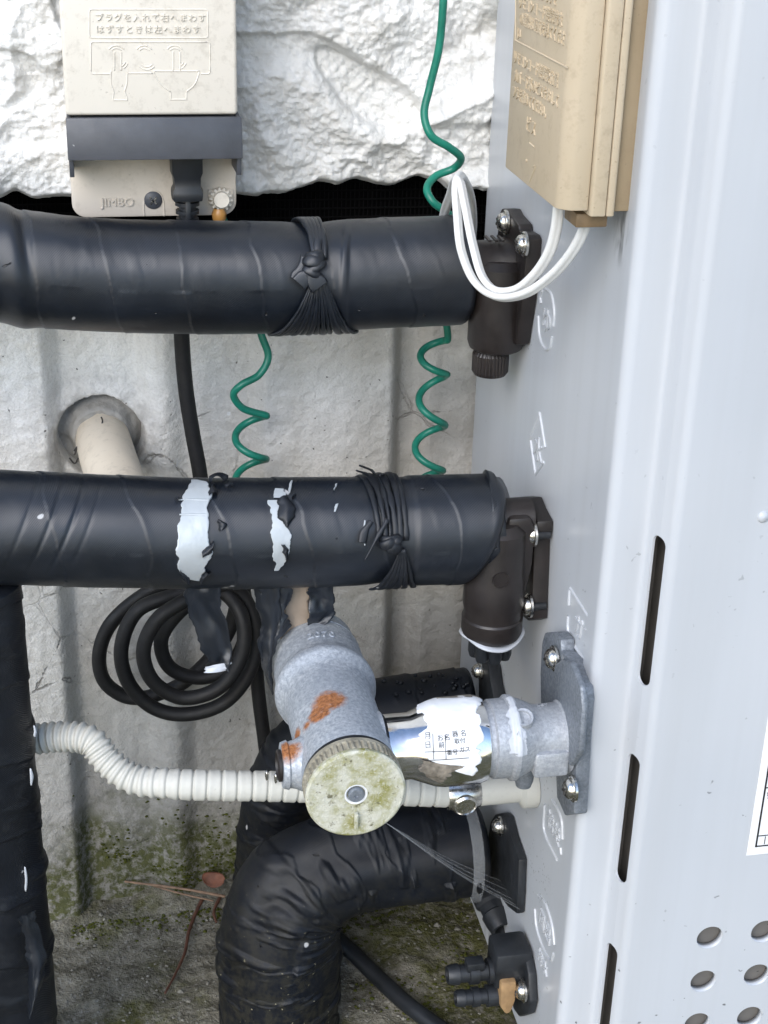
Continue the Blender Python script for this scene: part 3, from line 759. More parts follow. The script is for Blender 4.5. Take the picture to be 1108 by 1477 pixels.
for args in ((453, 374, .0050, .0042, .0022, .25, .0030, .0012), (451, 380, .0055, .0046, .0024, -.2, .0030, .0012), (455, 387, .0060, .0042, .0022, .5, .0022, .0011), (449, 393, .0050, .0036, .0020, -.5, .0026, .0012)):
    mb.add(blob_loop(*args, .885, zk, r1))
for pts, w_, h_ in (([(452, 388), (440, 398), (430, 408)], .0052, .0042), ([(446, 392), (452, 402), (460, 412)], .0058, .0046), ([(440, 372), (434, 390), (428, 404)], .0042, .0020), ([(458, 366), (457, 358), (458, 350)], .0024, .0040)):
    mb.add(surf_strand(pts, .885, zk, r1, h_, w_*np.linspace(.7, 1.0, 26), .0007))
mb.build('knotted_tie', M['tape'], p1, label='tape tie knotted at the front and fanning out below')

# --- lower pipe
p2 = empty('lower_insulated_pipe', tuple(PY(300, 848, .79)), 'lower black tape-wrapped pipe with torn tape showing silver patches', 'pipe')
C2 = spline([PY(x, y, .79) for x, y in ((-560, 758), (-200, 758), (0, 759), (150, 764), (300, 768), (450, 766), (600, 764), (722, 760))], 620)
def thk2(s, t_):
    X = np.interp(s, np.r_[0, np.cumsum(np.linalg.norm(np.diff(C2, axis=0), axis=1))], C2[:, 0]); kx = PY(552, 765, .79)[0]
    r = -.0012*np.exp(-((X-kx)/.010)**2) + .0008*sstep(kx+.012, kx+.016, X)
    for px, am in ((55, .0006), (85, .0007), (20, .0004), (110, .0003)):
        u = X - PY(px, 765, .79)[0] + .012*np.sin(t_); r = r - am*np.exp(-(u/.0011)**2)*np.clip(np.cos(t_+.8), 0, 1)
    return r
link('tape_wrapping', pipe_mesh(C2, .0318, 200, wrapfn(.046, .00035, 5.0, thk=thk2), cap1=True, capr=.008, shear=.020), M['tape'], p2)
r2 = .0332
def zc2(px): return float(np.interp(PY(px, 766, .79)[0], C2[:, 0], C2[:, 2]))
def surf_patch(left, right, Yc, Zc, r, h, n=60, m_=24, jag=.0010, seed=0, puff=0.0):
    """patch on the pipe between two pixel polylines (top to bottom), ragged edges"""
    def res(pl):
        q = np.array([hitcyl(x, y, Yc, Zc, r) for x, y in pl]); tt = np.linspace(q[0, 1], q[-1, 1], n)
        o_ = np.argsort(q[:, 1]); return tt, np.interp(tt, q[o_, 1], q[o_, 0])
    tl, xl = res(left); tr, xr = res(right)
    xl = xl + jag*fbm(tl*7+seed, tl*0, o=4, g=.6); xr = xr + jag*fbm(tr*7+seed+9, tr*0, o=4, g=.6)
    u = np.linspace(0, 1, m_)
    TT = tl[:, None]*(1-u)+tr[:, None]*u; XX = xl[:, None]*(1-u)+xr[:, None]*u
    hh = h + puff*np.sin(u*math.pi)[None]*np.ones((n, 1)) + .00012*fbm(XX*160, TT*5)
    V = np.stack([XX, Yc-(r+hh)*np.cos(TT), Zc+(r+hh)*np.sin(TT)], -1)
    Vi = np.stack([XX, Yc-(r-.0012)*np.cos(TT), Zc+(r-.0012)*np.sin(TT)], -1)
    return gridvf(np.concatenate([Vi[:, :1], V, Vi[:, -1:]], 1))
zz = zc2(290)
mb = MB(); mb.add(surf_patch([(272, 698), (262, 725), (257, 760), (256, 800), (258, 818), (270, 834)], [(298, 700), (308, 712), (301, 730), (301, 760), (300, 785), (305, 795), (295, 822), (286, 837)], .79, zz, r2, .0004, seed=2)); mb.build('foil_patch', M['foil'], p2, label='wide bare silver patch where tape has torn away')
mb = MB(); mb.add(surf_patch([(279, 692), (274, 698), (270, 704)], [(284, 692), (296, 695), (303, 704)], .79, zz, r2, .0004, seed=6, n=14)); mb.build('foil_patch', M['foil'], p2)
mb = MB(); mb.add(surf_patch([(387, 721), (391, 740), (391, 765), (395, 795), (398, 822)], [(410, 721), (402, 738), (412, 758), (421, 772), (416, 795), (402, 822)], .79, zc2(400), r2, .0004, seed=3)); mb.build('foil_patch', M['foil'], p2, label='narrow bare silver patch with a curled black flake')
mb = MB(); mb.add(surf_patch([(397, 704), (394, 712), (393, 718)], [(407, 705), (411, 712), (410, 718)], .79, zc2(400), r2, .0004, seed=5, n=12)); mb.build('foil_patch', M['foil'], p2)
for l_, r_ in (([(420, 693), (416, 703), (417, 711)], [(422, 693), (421, 703), (419, 711)]), ([(484, 698), (481, 706)], [(487, 697), (483, 706)]), ([(484, 727), (482, 738)], [(488, 726), (484, 738)]), ([(526, 750), (524, 765), (526, 786)], [(527, 750), (526, 765), (527, 786)])):
    mb = MB(); mb.add(surf_patch(l_, r_, .79, zc2(l_[0][0]), r2, .0004, jag=.0004, n=16, m_=6)); mb.build('foil_sliver', M['foil'], p2)
# seams across the wide patch and curled flakes of torn tape
mb = MB()
for pts in ([(258, 721), (280, 720.5), (302, 721)], [(259, 742), (280, 741.5), (301, 742)]): mb.add(surf_strand(pts, .79, zz, r2, .0004, .0006, .00025))
mb.build('foil_crease', M['foil'], p2)
mb = MB()
for l_, r_, h_, pf in (([(257, 822), (262, 832), (268, 838)], [(262, 820), (270, 828), (273, 836)], .0010, .002), ([(292, 795), (298, 788), (304, 780)], [(295, 803), (303, 797), (307, 786)], .0012, .002), ([(287, 836), (291, 829), (295, 822)], [(290, 840), (296, 832), (300, 824)], .001, .0015),
        ([(401, 722), (399, 735), (407, 750), (412, 758)], [(416, 716), (425, 730), (427, 745), (416, 760)], .0010, .0022), ([(408, 784), (411, 797), (413, 806)], [(414, 784), (418, 797), (415, 808)], .001, .002), ([(313, 752), (312, 762), (318, 766)], [(319, 748), (326, 756), (322, 764)], .0008, .0015), ([(302, 706), (304, 716)], [(312, 700), (314, 712)], .0009, .002),
        ([(304, 690), (306, 694)], [(330, 688), (322, 694)], .0015, .002), ([(253, 719), (252, 722)], [(262, 718), (262, 721)], .0008, .001), ([(420, 713), (418, 718)], [(428, 714), (424, 718)], .001, .001), ([(325, 700), (330, 702)], [(338, 698), (336, 701)], .0005, .0008)):
    mb.add(surf_patch(l_, r_, .79, zc2(l_[0][0]), r2, h_, n=14, m_=8, puff=pf, jag=.0012, seed=l_[0][0]))
mb.build('torn_flakes', M['tape_old'], p2)['kind'] = 'stuff'
# strip tie
zk2 = zc2(555); mb = MB()
for i, x0 in enumerate((524, 530, 536, 541, 546, 551, 556, 561, 567, 572)):
    x1 = x0 + (555-x0)*.35 + (3 if i % 2 else -2); w_ = (.0017, .0012, .0020)[i % 3]
    X0 = PY(x0, 690, .79)[0]; X1 = PY(x1, 775, .79)[0]; th1 = hitcyl(x1, 780, .79, zk2, r2)[1]; t0 = np.linspace(0, 1, 22)
    C = np.array([cylpt(X0+(X1-X0)*k, 2.2+(th1-2.2)*k, .79, zk2, r2-.0005+.0012*k+.0004*(i % 3)) for k in t0]); N = np.array([nrm(2.2+(th1-2.2)*k) for k in t0])
    mb.add(flat_tube(C, N, w_*np.linspace(1, .8, 22), .0008))
for i, (x1, w_) in enumerate(((528, .0016), (540, .0026), (551, .0016), (562, .0022), (574, .0016), (588, .0014))):
    X0 = PY(562+(x1-560)*.12, 790, .79)[0]; th0 = hitcyl(562, 790, .79, zk2, r2)[1]; X1 = PY(x1, 838, .79)[0]; th1 = hitcyl(x1, 840, .79, zk2, r2)[1]-.35; t0 = np.linspace(0, 1, 20)
    C = np.array([cylpt(X0+(X1-X0)*k, th0+(th1-th0)*k, .79, zk2, r2+.0030*(1-k)*(1 if i < 5 else .3)+.0008) for k in t0]); N = np.array([nrm(th0+(th1-th0)*k) for k in t0])
    mb.add(flat_tube(C, N, w_*np.linspace(.6, 1.15, 20), .0008))
for args in ((558, 781, .0045, .0045, .003, .3, .0028, .0012), (564, 786, .0048, .0042, .003, -.4, .0026, .0012), (569, 779, .0034, .0036, .003, .9, .0020, .0012), (562, 776, .0050, .0040, .0024, 0, .0022, .0011)):
    mb.add(blob_loop(*args, .79, zk2, r2))
mb.add(surf_strand([(558, 750), (540, 778), (524, 803)], .79, zk2, r2, .0035, .0016*np.linspace(1, .3, 26), .0007, h1=.0045))
mb.add(surf_strand([(535, 752), (526, 765), (522, 782)], .79, zk2, r2, .0012, .0030*np.linspace(.4, 1, 26), .0008))
for pts in ([PY(545, 694, .80), PY(538, 680, .797), PY(527, 674, .79), PY(519, 671, .785)], [PY(540, 692, .80), PY(530, 684, .795), PY(514, 678, .79)], [PY(552, 692, .80), PY(553, 684, .795), PY(548, 685, .786)]):
    C = spline(pts, 16); mb.add(flat_tube(C, np.tile((0, -.5, .85), (16, 1)), .0016*np.linspace(1.2, .3, 16), .0006))
mb.build('knotted_tie', M['tape_old'], p2, label='frayed tape tie with knot and loose ends')
# grooves at the pipe's right end: tape skirt over the fitting
mb = MB(); C = spline([(PY(712, 760, .79)[0]-.006, .79, Z2), (PY(712, 760, .79)[0]+.002, .789, Z2), (PY(722, 760, .79)[0]+.004, .787, Z2+.002)], 16)
mb.add(gridvf(closed(tubeV(C, np.linspace(.0300, .0245, 16), 60, (0, -1, 0), fn=lambda s, t_: .0009*fbm(s*120, np.cos(t_)*2, np.sin(t_)*2, o=3))), wrapv=True)); mb.build('tape_skirt', M['tape'], p2)

# --- hanging torn strips below the lower pipe
def strip(left, right, Y, amp, seed, n=40, m_=14, thick=.0007, jag=.0012, curl=0.0):
    def res(pl):
        P_ = np.array([PY(x, y, Y) for x, y in pl]); return np.stack([np.interp(np.linspace(0, 1, n), np.linspace(0, 1, len(P_)), P_[:, k]) for k in range(3)], 1)
    a, b = res(left), res(right); v_ = np.linspace(0, 1, n)
    a[:, 0] += jag*fbm(v_*14+seed, v_*0, o=3); b[:, 0] += jag*fbm(v_*14+seed+5, v_*0, o=3)
    u = np.linspace(0, 1, m_); V = a[:, None]*(1-u)[None, :, None] + b[:, None]*u[None, :, None]
    V[..., 1] += amp*np.sin(u*3+seed)[None]*v_[:, None] + amp*.7*fbm(u[None]*2+seed, v_[:, None]*3, o=2) + curl*np.cos(u*math.pi*2)[None]*v_[:, None]
    W = V.copy(); W[..., 1] += thick
    return gridvf(np.concatenate([V, W[:, ::-1]], 1), wrapv=True)
hs = empty('hanging_tape_strip', tuple(PY(310, 850, .772)), 'torn black tape strip hanging in front of the coiled cord', 'tape strip')
mb = MB(); mb.add(strip([(266, 838), (268, 865), (276, 900), (290, 935), (300, 958), (297, 968)], [(314, 838), (318, 865), (325, 900), (334, 930), (334, 952), (328, 964)], .772, .004, 1.2)); mb.build('tape', M['tape'], hs)
mb = MB(); mb.add(strip([(297, 962), (296, 968)], [(333, 955), (328, 967)], .7705, .001, 4, n=8)); mb.build('bent_tip', M['washer_white'], hs)
# gas supply pipe into the wall, with shreds of tape
gs = empty('gas_supply_pipe', tuple(PY(430, 880, .80)), 'tan gas pipe with shredded black tape behind the galvanised tee', 'pipe')
TY, TZ = .70, PY(700, 1068, .70)[2]+.006; TX = .1215
mb = MB(); mb.add(tube([(TX+.004, .795, TZ), (TX+.003, .85, TZ), (TX, .99, TZ)], .0135, 32, 10)); mb.build('bare_pipe', M['tan_pipe'], gs)
mb = MB(); mb.add(strip([(412, 838), (413, 870), (408, 900), (400, 940)], [(447, 838), (447, 870), (446, 905), (440, 940)], .792, .001, 8, jag=.0016)); mb.build('bare_wrap', M['tan_pipe'], gs)
mb = MB()
mb.add(strip([(366, 835), (369, 870), (377, 905), (372, 940), (378, 965), (388, 992)], [(404, 838), (405, 870), (402, 905), (397, 935), (393, 965), (392, 994)], .783, .004, 2.5, curl=.002))
mb.add(strip([(398, 838), (400, 870), (398, 900), (392, 925)], [(414, 838), (421, 862), (412, 880), (418, 905)], .785, .002, 4.1, jag=.002))
mb.add(strip([(444, 838), (444, 860), (445, 885), (446, 908)], [(478, 838), (484, 868), (484, 888), (462, 908)], .786, .003, 6.3))
mb.build('tape_shreds', M['tape'], gs)

# ================================================================== GAS TEE, UNION, CONNECTOR
def hitcylY(px, py, r):
    d = ray(px, py); cx_, cz_ = TX+.003, TZ-CAMZ
    A = d[0]**2+d[2]**2; B = -2*(d[0]*cx_+d[2]*cz_); C = cx_**2+cz_**2-r*r
    t_ = (-B-math.sqrt(max(B*B-4*A*C, 0)))/(2*A); p = d*t_; return np.array((p[0], p[1], p[2]+CAMZ))
mat_zinc('galv', (.30, .33, .37), (.58, .61, .64), metal=.35, rust=((hitcylY(474, 1010, .0257), .005, .0150), (hitcylY(460, 1028, .0257), .004, .011), (hitcylY(442, 1046, .0257), .0, .007), (hitcylY(428, 1062, .0257), .002, .009), (PY(414, 1078, .685), .004, .012)))
mat_zinc('zinc_cast', (.36, .375, .40), (.53, .545, .565), metal=.45)
mat_zinc('zinc_dark', (.13, .145, .165), (.24, .26, .285), metal=.4)
tee = empty('gas_tee', (TX, .72, TZ-.03), 'galvanised gas tee with rust streak and round mossy test cap', 'gas fitting')
mb = MB()
mb.add(lathe((TX+.003, .803, TZ), (0, -1, 0), [(.012, -.004), (.0255, -.004), (.0256, -.001), (.0268, .009), (.0258, .0095), (.0258, .0105), (.0272, .0112), (.0275, .034), (.0279, .0405), (.0296, .0435), (.0300, .0470), (.0293, .0505), (.0268, .0530), (.0258, .060), (.0256, .070), (.0256, .122), (.0254, .1335), (.0246, .1365), (.012, .1365)], 72, fn=lambda t_, i: 1+.004*np.sin(3*t_+i*.1)))
XR = PY(552, 1066, TY)[0]
mb.add(lathe((TX, TY, TZ-.005), (1, 0, 0), [(.010, 0), (.0235, .012), (.0205, .0245), (.0200, XR-TX-.006), (.0208, XR-TX-.005), (.0206, XR-TX-.0005), (.012, XR-TX)], 48))
XL = PY(407, 1080, TY-.012)[0]
mb.add(lathe((TX, TY-.010, TZ-.004), (-1, 0, 0), [(.010, 0), (.0165, .018), (.0135, .024), (.0125, TX-XL-.004), (.0135, TX-XL-.003), (.0125, TX-XL), (.0045, TX-XL+.0002)], 36))
def tz_text(co):
    a = co[:, 0]/.0295; y_ = .772 + co[:, 1]; r_ = .0273+co[:, 2]
    return np.stack([TX+.003+r_*np.sin(a), y_, TZ+r_*np.cos(a)], 1)
tb = mb.build('body', M['galv'], tee, sharp=40)
mb = MB(); mb.add(text_vf('2070', .0085, .0009, None, None, None, None, 'CENTER', 1.0, 1.1, fn=tz_text)); mb.build('cast_mark', M['galv'], tb, smooth=False)
mb = MB(); mb.add(lathe((XL-.0004, TY-.010, TZ-.004), (-1, 0, 0), [(1e-5, 0), (.0088, 0), (.0088, .0016), (.0076, .0022), (.0070, .0010), (1e-5, .0010)], 28)); mb.build('side_plug', M['brown_plastic'], tee, sharp=30)
YC0 = .6670
mb = MB(); mb.add(lathe((TX+.003, YC0+.002, TZ), (0, -1, 0), [(.02, 0), (.0258, 0), (.0258, .002), (.02, .002)], 60)); mb.build('seal_ring', M['rubber'], tee, sharp=30)
mb = MB(); mb.add(lathe((TX+.003, YC0, TZ-.0005), (0, -1, 0), [(.020, .0105), (.0262, .0105), (.0267, .0115), (.0267, .0136), (.0255, .0146), (.0075, .0146), (.0062, .0146), (.0062, .0125), (1e-5, .0125)], 72))
capo = mb.build('test_cap', M['mossy_cap'], tee, sharp=30, label='round knurled cap covered in yellow-green moss')
mb = MB(); mb.add(lathe((TX+.003, YC0, TZ-.0005), (0, -1, 0), [(.020, .0003), (.0262, .0003), (.0267, .0010), (.0267, .0036), (.0262, .0040), (.0262, .0100), (.0256, .0106), (.020, .0106)], 240, fn=lambda t_, i: 1+.022*np.sign(np.sin(t_*52))*(1 if i in (4, 5) else 0)))
plain('cap_rim', (.30, .275, .21), .8, var=.4, scale=120, bump=.5); mb.build('knurled_rim', M['cap_rim'], capo, sharp=30)
cc = np.array((TX+.003, YC0-.0146, TZ-.0005))
mb = MB(); mb.add(lathe(cc+np.array((0, .001, 0)), (0, -1, 0), [(.0036, -.002), (.0062, -.001), (.0066, .0006), (.0060, .0010), (.0050, .0006), (.0048, -.0015)], 36)); mb.build('centre_collar', M['collar_white'], capo)
mb = MB(); mb.add(lathe(cc+np.array((0, .0004, 0)), (0, -1, 0), [(.0042, -.001), (.0044, .0008), (.0038, .0018), (.0012, .0018), (.0010, .0010), (1e-5, .0010)], 28)); sc_ = mb.build('screw', M['zinc_dark'], capo, sharp=40)
mb = MB(); mb.add(box(cc+np.array((-.0011, -.0032, -.0200)), cc+np.array((.0011, .0005, -.0105)), .0005)); mb.build('index_rib', M['mossy_cap'], capo, sharp=40)

un = empty('gas_union', (PY(625, 1120, TY)[0], TY, TZ-.03), 'polished chrome union nut with torn white sticker', 'gas fitting')
AX = np.array((0, TY, TZ-.005))
def X_(px): return PY(px, 1066, TY)[0]
mb = MB(); a0 = X_(553)
oct_ = lambda t_, i: 1-(.018*(1-np.cos(8*t_)) if i in (4, 5, 6) else 0)
mb.add(lathe(AX+np.array((a0, 0, 0)), (1, 0, 0), [(.012, 0), (.0178, 0), (.0186, .0010), (.0186, X_(590)-a0), (.0238, X_(622)-a0), (.0246, X_(635)-a0), (.0246, X_(684)-a0), (.0232, X_(694)-a0), (.0215, X_(697)-a0), (.012, X_(697)-a0)], 96, fn=oct_))
nut = mb.build('nut', M['chrome'], un, sharp=24)
mb = MB(); mb.add(lathe(AX+np.array((a0-.0012, 0, 0)), (1, 0, 0), [(.012, 0), (.0196, 0), (.0196, .0012), (.012, .0012)], 60)); mb.build('gasket', M['rubber'], un, sharp=30)
UR = .0250
def un_patch(left, right, h, seed, jag=.0026, n=50, m_=30):
    q1 = np.array([hitcyl(x, y, TY, AX[2], UR) for x, y in left]); q2 = np.array([hitcyl(x, y, TY, AX[2], UR) for x, y in right])
    def res(q):
        tt = np.linspace(q[0, 1], q[-1, 1], n); o_ = np.argsort(q[:, 1]); return tt, np.interp(tt, q[o_, 1], q[o_, 0])
    tl, xl = res(q1); tr, xr = res(q2); xl = xl+jag*fbm(tl*9+seed, tl*0, o=3); xr = xr+jag*fbm(tr*9+seed+4, tr*0, o=3); u = np.linspace(0, 1, m_)
    TT = tl[:, None]*(1-u)+tr[:, None]*u; XX = xl[:, None]*(1-u)+xr[:, None]*u
    hh = h+.0004*np.maximum(0, fbm(XX*170+seed, TT*5, o=3))
    rr_ = UR - np.interp(XX, [X_(600), X_(622), X_(635), X_(684), X_(694), X_(700)], [.004, .0009, 0, 0, .0014, .003])
    V = np.stack([XX, TY-(rr_+hh)*np.cos(TT), AX[2]+(rr_+hh)*np.sin(TT)], -1); W = np.stack([XX, TY-(rr_-.0012)*np.cos(TT), AX[2]+(rr_-.0012)*np.sin(TT)], -1)
    return gridvf(np.concatenate([W[:, :1], V, W[:, -1:]], 1))
mb = MB(); mb.add(un_patch([(600, 1008), (612, 1025), (612, 1050), (606, 1070), (610, 1085), (622, 1098)], [(690, 1002), (692, 1030), (692, 1060), (690, 1085), (688, 1112), (686, 1118)], .0003, 2)); stk = mb.build('torn_sticker', M['white_print'], un)
plain('sticker_brown', (.20, .175, .14), .8, var=.5, scale=200, bump=.5)
mb = MB(); mb.add(un_patch([(612, 1100), (606, 1112), (618, 1126)], [(664, 1104), (650, 1116), (630, 1130)], .0005, 7)); mb.build('sticker_backing', M['sticker_brown'], un); mb = MB(); mb.add(un_patch([(632, 1002), (630, 1008)], [(688, 1000), (684, 1006)], .0006, 9, n=14)); mb.build('sticker_backing', M['sticker_brown'], un)
mb = MB()
def un_map(px, py, rot=False):
    X0, t0 = hitcyl(px, py, TY, AX[2], UR)
    def fn(co):
        th_ = t0 + co[:, 1]/UR; r_ = UR+.0007+co[:, 2]*.3; return np.stack([X0+co[:, 0], TY-r_*np.cos(th_), AX[2]+r_*np.sin(th_)], 1)
    return fn
for s_, px, py, z_ in (('月', 612, 1065, .0040), ('日', 612, 1078, .0040), ('お名', 630, 1068, .0038), ('前', 632, 1078, .0036), ('器 名', 652, 1062, .0036), ('取付', 655, 1072, .0032), ('番号', 644, 1088, .0032), ('ガス', 662, 1084, .0032)):
    mb.add(text_vf(s_, z_, .0002, None, None, None, None, 'LEFT', 1, 1, fn=un_map(px, py)))
for pts in ([(624, 1058), (625, 1094)], [(612, 1084), (640, 1083), (672, 1082)], [(614, 1096), (650, 1094), (676, 1092)], [(642, 1060), (643, 1094)]):
    C = np.array([cylpt(*hitcyl(x, y, TY, AX[2], UR), TY, AX[2], UR+.0007) for x, y in pts]); mb.add(tube(C, .00018, 6, 10))
mb.build('print', M['ink'], stk, smooth=False)

gc = empty('gas_connector', (XS-.02, TY, TZ-.06), 'cast zinc gas connector with diamond flange screwed to the heater', 'gas fitting')
b0 = X_(697)
mb = MB()
mb.add(lathe(AX+np.array((b0, 0, 0)), (1, 0, 0), [(.012, 0), (.0205, 0), (.0205, X_(704)-b0), (.0224, X_(706)-b0), (.0226, X_(727)-b0), (.0243, X_(731)-b0), (.0245, X_(736)-b0), (.0230, X_(741)-b0), (.0212, X_(752)-b0), (.0182, X_(766)-b0), (.0174, X_(775)-b0), (.0178, XS-.014-b0), (.023, XS-.010-b0), (.012, XS-.010-b0)], 64))
mb.add(prism([(0, 0), (.020, 0), (.020, .016), (0, .016)], (X_(758), TY-.0205, AX[2]-.0155), (1, 0, 0), (0, 0, 1), (0, 1, 0), .026, .0018))
mb.add(lathe(AX+np.array((X_(744), -.010, .0165)), (-.1, -.45, .9), [(1e-5, .0030), (.0040, .0030), (.0042, .0048), (.0056, .0050), (.0060, .0042), (.0062, -.004)], 28))
gb = mb.build('body', M['zinc_cast'], gc, sharp=35)
mb = MB()
for s_, px, py, z_ in (('R', 770, 1028, .004), ('LGT', 783, 1018, .0036), ('A', 756, 1012, .003)):
    X0, t0 = hitcyl(px, py, TY, AX[2], .0178)
    def fn(co, X0=X0, t0=t0):
        th_ = t0+co[:, 1]/.0178; r_ = .0178+co[:, 2]; return np.stack([X0+co[:, 0], TY-r_*np.cos(th_), AX[2]+r_*np.sin(th_)], 1)
    mb.add(text_vf(s_, z_, .0005, None, None, None, None, 'CENTER', 1, 1, fn=fn))
mb.build('cast_mark', M['zinc_cast'], gb, smooth=False)
mb = MB(); mb.add(plate([(782, 925), (787, 912), (805, 911), (815, 922), (816, 938), (830, 950), (848, 990), (850, 1010), (845, 1060), (838, 1174), (822, 1176), (808, 1150), (806, 1108), (788, 1075), (780, 1020), (779, 970)], XS-.0005, .0085, .0012))
mb.add(plate([(800, 958), (812, 950), (826, 955), (842, 990), (845, 1020), (840, 1085), (826, 1105), (808, 1095), (796, 1040), (796, 990)], XS-.009, .004, .0015))
mb.build('flange', M['zinc_dark'], gc, sharp=30)
for x, y in ((800, 949), (827, 1137)): screw(gc, PX(x, y, XS-.0105), (-1, 0, 0), .0060)
# pieces of white sealing tape
mb = MB()
for l_, r_, sd__ in (([(728, 1000), (735, 1040), (738, 1090)], [(741, 1000), (748, 1040), (752, 1105)], 3), ([(742, 1040), (748, 1060), (744, 1104)], [(752, 1042), (762, 1062), (758, 1092)], 8)):
    q1 = np.array([hitcyl(x, y, TY, AX[2], .0262) for x, y in l_]); q2 = np.array([hitcyl(x, y, TY, AX[2], .0262) for x, y in r_]); n = 40
    tt = np.linspace(min(q1[0, 1], q2[0, 1]), max(q1[-1, 1], q2[-1, 1]), n); o1, o2 = np.argsort(q1[:, 1]), np.argsort(q2[:, 1])
    xa = np.interp(tt, q1[o1, 1], q1[o1, 0])+.0016*fbm(tt*6+sd__, tt*0); xb = np.interp(tt, q2[o2, 1], q2[o2, 0])+.0022*fbm(tt*6+sd__+3, tt*0); u = np.linspace(0, 1, 12)
    XX = xa[:, None]*(1-u)+xb[:, None]*u; TT = tt[:, None]*np.ones(12)
    rr_ = np.interp(XX, [b0, X_(704), X_(706), X_(727), X_(731), X_(736), X_(741), X_(752), X_(766)], [.0205, .0205, .0224, .0226, .0243, .0245, .0230, .0212, .0182]) + .0004 + .0006*np.maximum(0, fbm(XX*200, TT*6))
    V = np.stack([XX, TY-rr_*np.cos(TT), AX[2]+rr_*np.sin(TT)], -1); mb.add(gridvf(V))
mb.build('sealing_tape', M['washer_white'], gc)
mb = MB(); q = PY(757, 1108, TY+.006); mb.add(lathe(q, (0, 0, -1), [(1e-5, -.004), (.0050, -.004), (.0056, 0), (.0056, .007), (.0045, .0115), (1e-5, .0125)], 28)); mb.build('drain_plug', M['zinc_dark'], gc, sharp=50)

# ================================================================== CONDUIT
cdt = empty('flexible_conduit', tuple(PY(350, 1160, .772)), 'cream corrugated conduit running between the left pipe and the heater', 'conduit')
CC = spline([PY(0, 1070, .815), PY(45, 1066, .812), PY(95, 1062, .806), PY(130, 1068, .80), (PY(155, 1097, .792)), PY(190, 1122, .784), PY(250, 1130, .776), PY(400, 1134, .772), PY(520, 1138, .772), PY(657, 1143, .772)], 900)
s = np.r_[0, np.cumsum(np.linalg.norm(np.diff(CC, axis=0), axis=1))]
pit = np.interp(s/s[-1], [0, .12, .22, .34, .5, 1], [.0046, .0046, .0042, .0062, .0092, .0100])
ph = np.cumsum(np.gradient(s)/pit); fr = ph-np.floor(ph)
wv = np.sin(2*math.pi*ph); kk = sstep(.30, .45, s/s[-1]); rad = (1-kk)*(.0088+.0009*np.sign(wv)*np.abs(wv)**.6) + kk*(.0096-.0015*np.exp(-((fr-.5)/.10)**2)-.0004*np.abs(fr-.5))
CC2 = CC; V = tubeV(CC2, rad, 40, (0, -1, 0), fn=lambda a, b: .00025*fbm(a*80, np.cos(b), np.sin(b), o=3))
link('corrugated_tube', gridmesh(closed(V), wrapv=True), M['conduit'], cdt)
mb = MB(); e = CC[-1]
mb.add(lathe(e, (1, 0, 0), [(.007, -.006), (.0102, -.006), (.0106, -.004), (.0106, .013), (.0098, .015), (.007, .015)], 48))
mb.add(lathe(e+np.array((.004, -.009, -.003)), (0, -1, -.15), [(.0078, -.003), (.0078, .0015), (.0066, .0026), (.0062, .0018), (1e-5, .0018)], 32)); mb.build('connector', M['steel'], cdt, sharp=30)
mb = MB(); mb.add(lathe(e+np.array((.0145, 0, 0)), (1, 0, 0), [(.005, 0), (.0094, 0), (.0096, .002), (.0096, XS-e[0]-.026), (.0135, XS-e[0]-.0235), (.0140, XS-e[0]-.0165), (.0136, XS-e[0]-.0148), (.005, XS-e[0]-.0148)], 44)); mb.build('bushing', M['conduit'], cdt, sharp=35)
mb = MB()
for px, py, hh in ((385, 1118, .0016), (398, 1122, .0016), (421, 1129, .0016)):
    p = PY(px, py, .7622); mb.add(lathe(p, (0, -1, .35), [(1e-5, -.001), (.0011, -.0006), (.0011, .0003), (1e-5, .0005)], 14))
    mb.v = [v if i < len(mb.v)-14*4 else (v[0], v[1], p[2]+(v[2]-p[2])*3.4) for i, v in enumerate(mb.v)]
mb.build('clip_window', M['steel'], cdt)

# ================================================================== OTHER INSULATED PIPES
lp = PY(46, 1000, .79); LX = lp[0]-.0345
lpipe = empty('vertical_insulated_pipe', (LX, .79, 0), 'black tape-wrapped pipe standing upright with a loose flap of tape near its foot', 'pipe')
CL = spline([(LX-.001, .79, -.005), (LX, .79, .10), (LX, .79, .25), (LX, .792, Z2-.02)], 420)
link('tape_wrapping', pipe_mesh(CL, .0335, 150, wrapfn(.050, .0007, 9.0, wr=.0016, hand=-1), up=(0, -1, 0)), M['tape_old'], lpipe)
mb = MB()
V_, F_ = strip([(28, 1322), (34, 1350), (38, 1385), (40, 1420), (42, 1455)], [(50, 1315), (56, 1345), (68, 1380), (66, 1405), (46, 1450)], .748, .004, 3.3, curl=.003); mb.add((V_, F_)); mb.build('loose_flap', M['tape'], lpipe)
mb = MB()
for px, py0, py1 in ((44, 1108, 1132), (36, 1250, 1285), (49, 1046, 1062)):
    a, b = PY(px, py0, .7645), PY(px+1, py1, .7645); mb = MB(); mb.add(flat_tube(spline([a, (a+b)/2+np.array((.0006, 0, 0)), b], 12), np.tile((0.6, -.8, 0), (12, 1)), .0010*np.sin(np.linspace(.3, 2.8, 12)), .0006)); mb.build('paint_splash', M['washer_white'], lpipe)

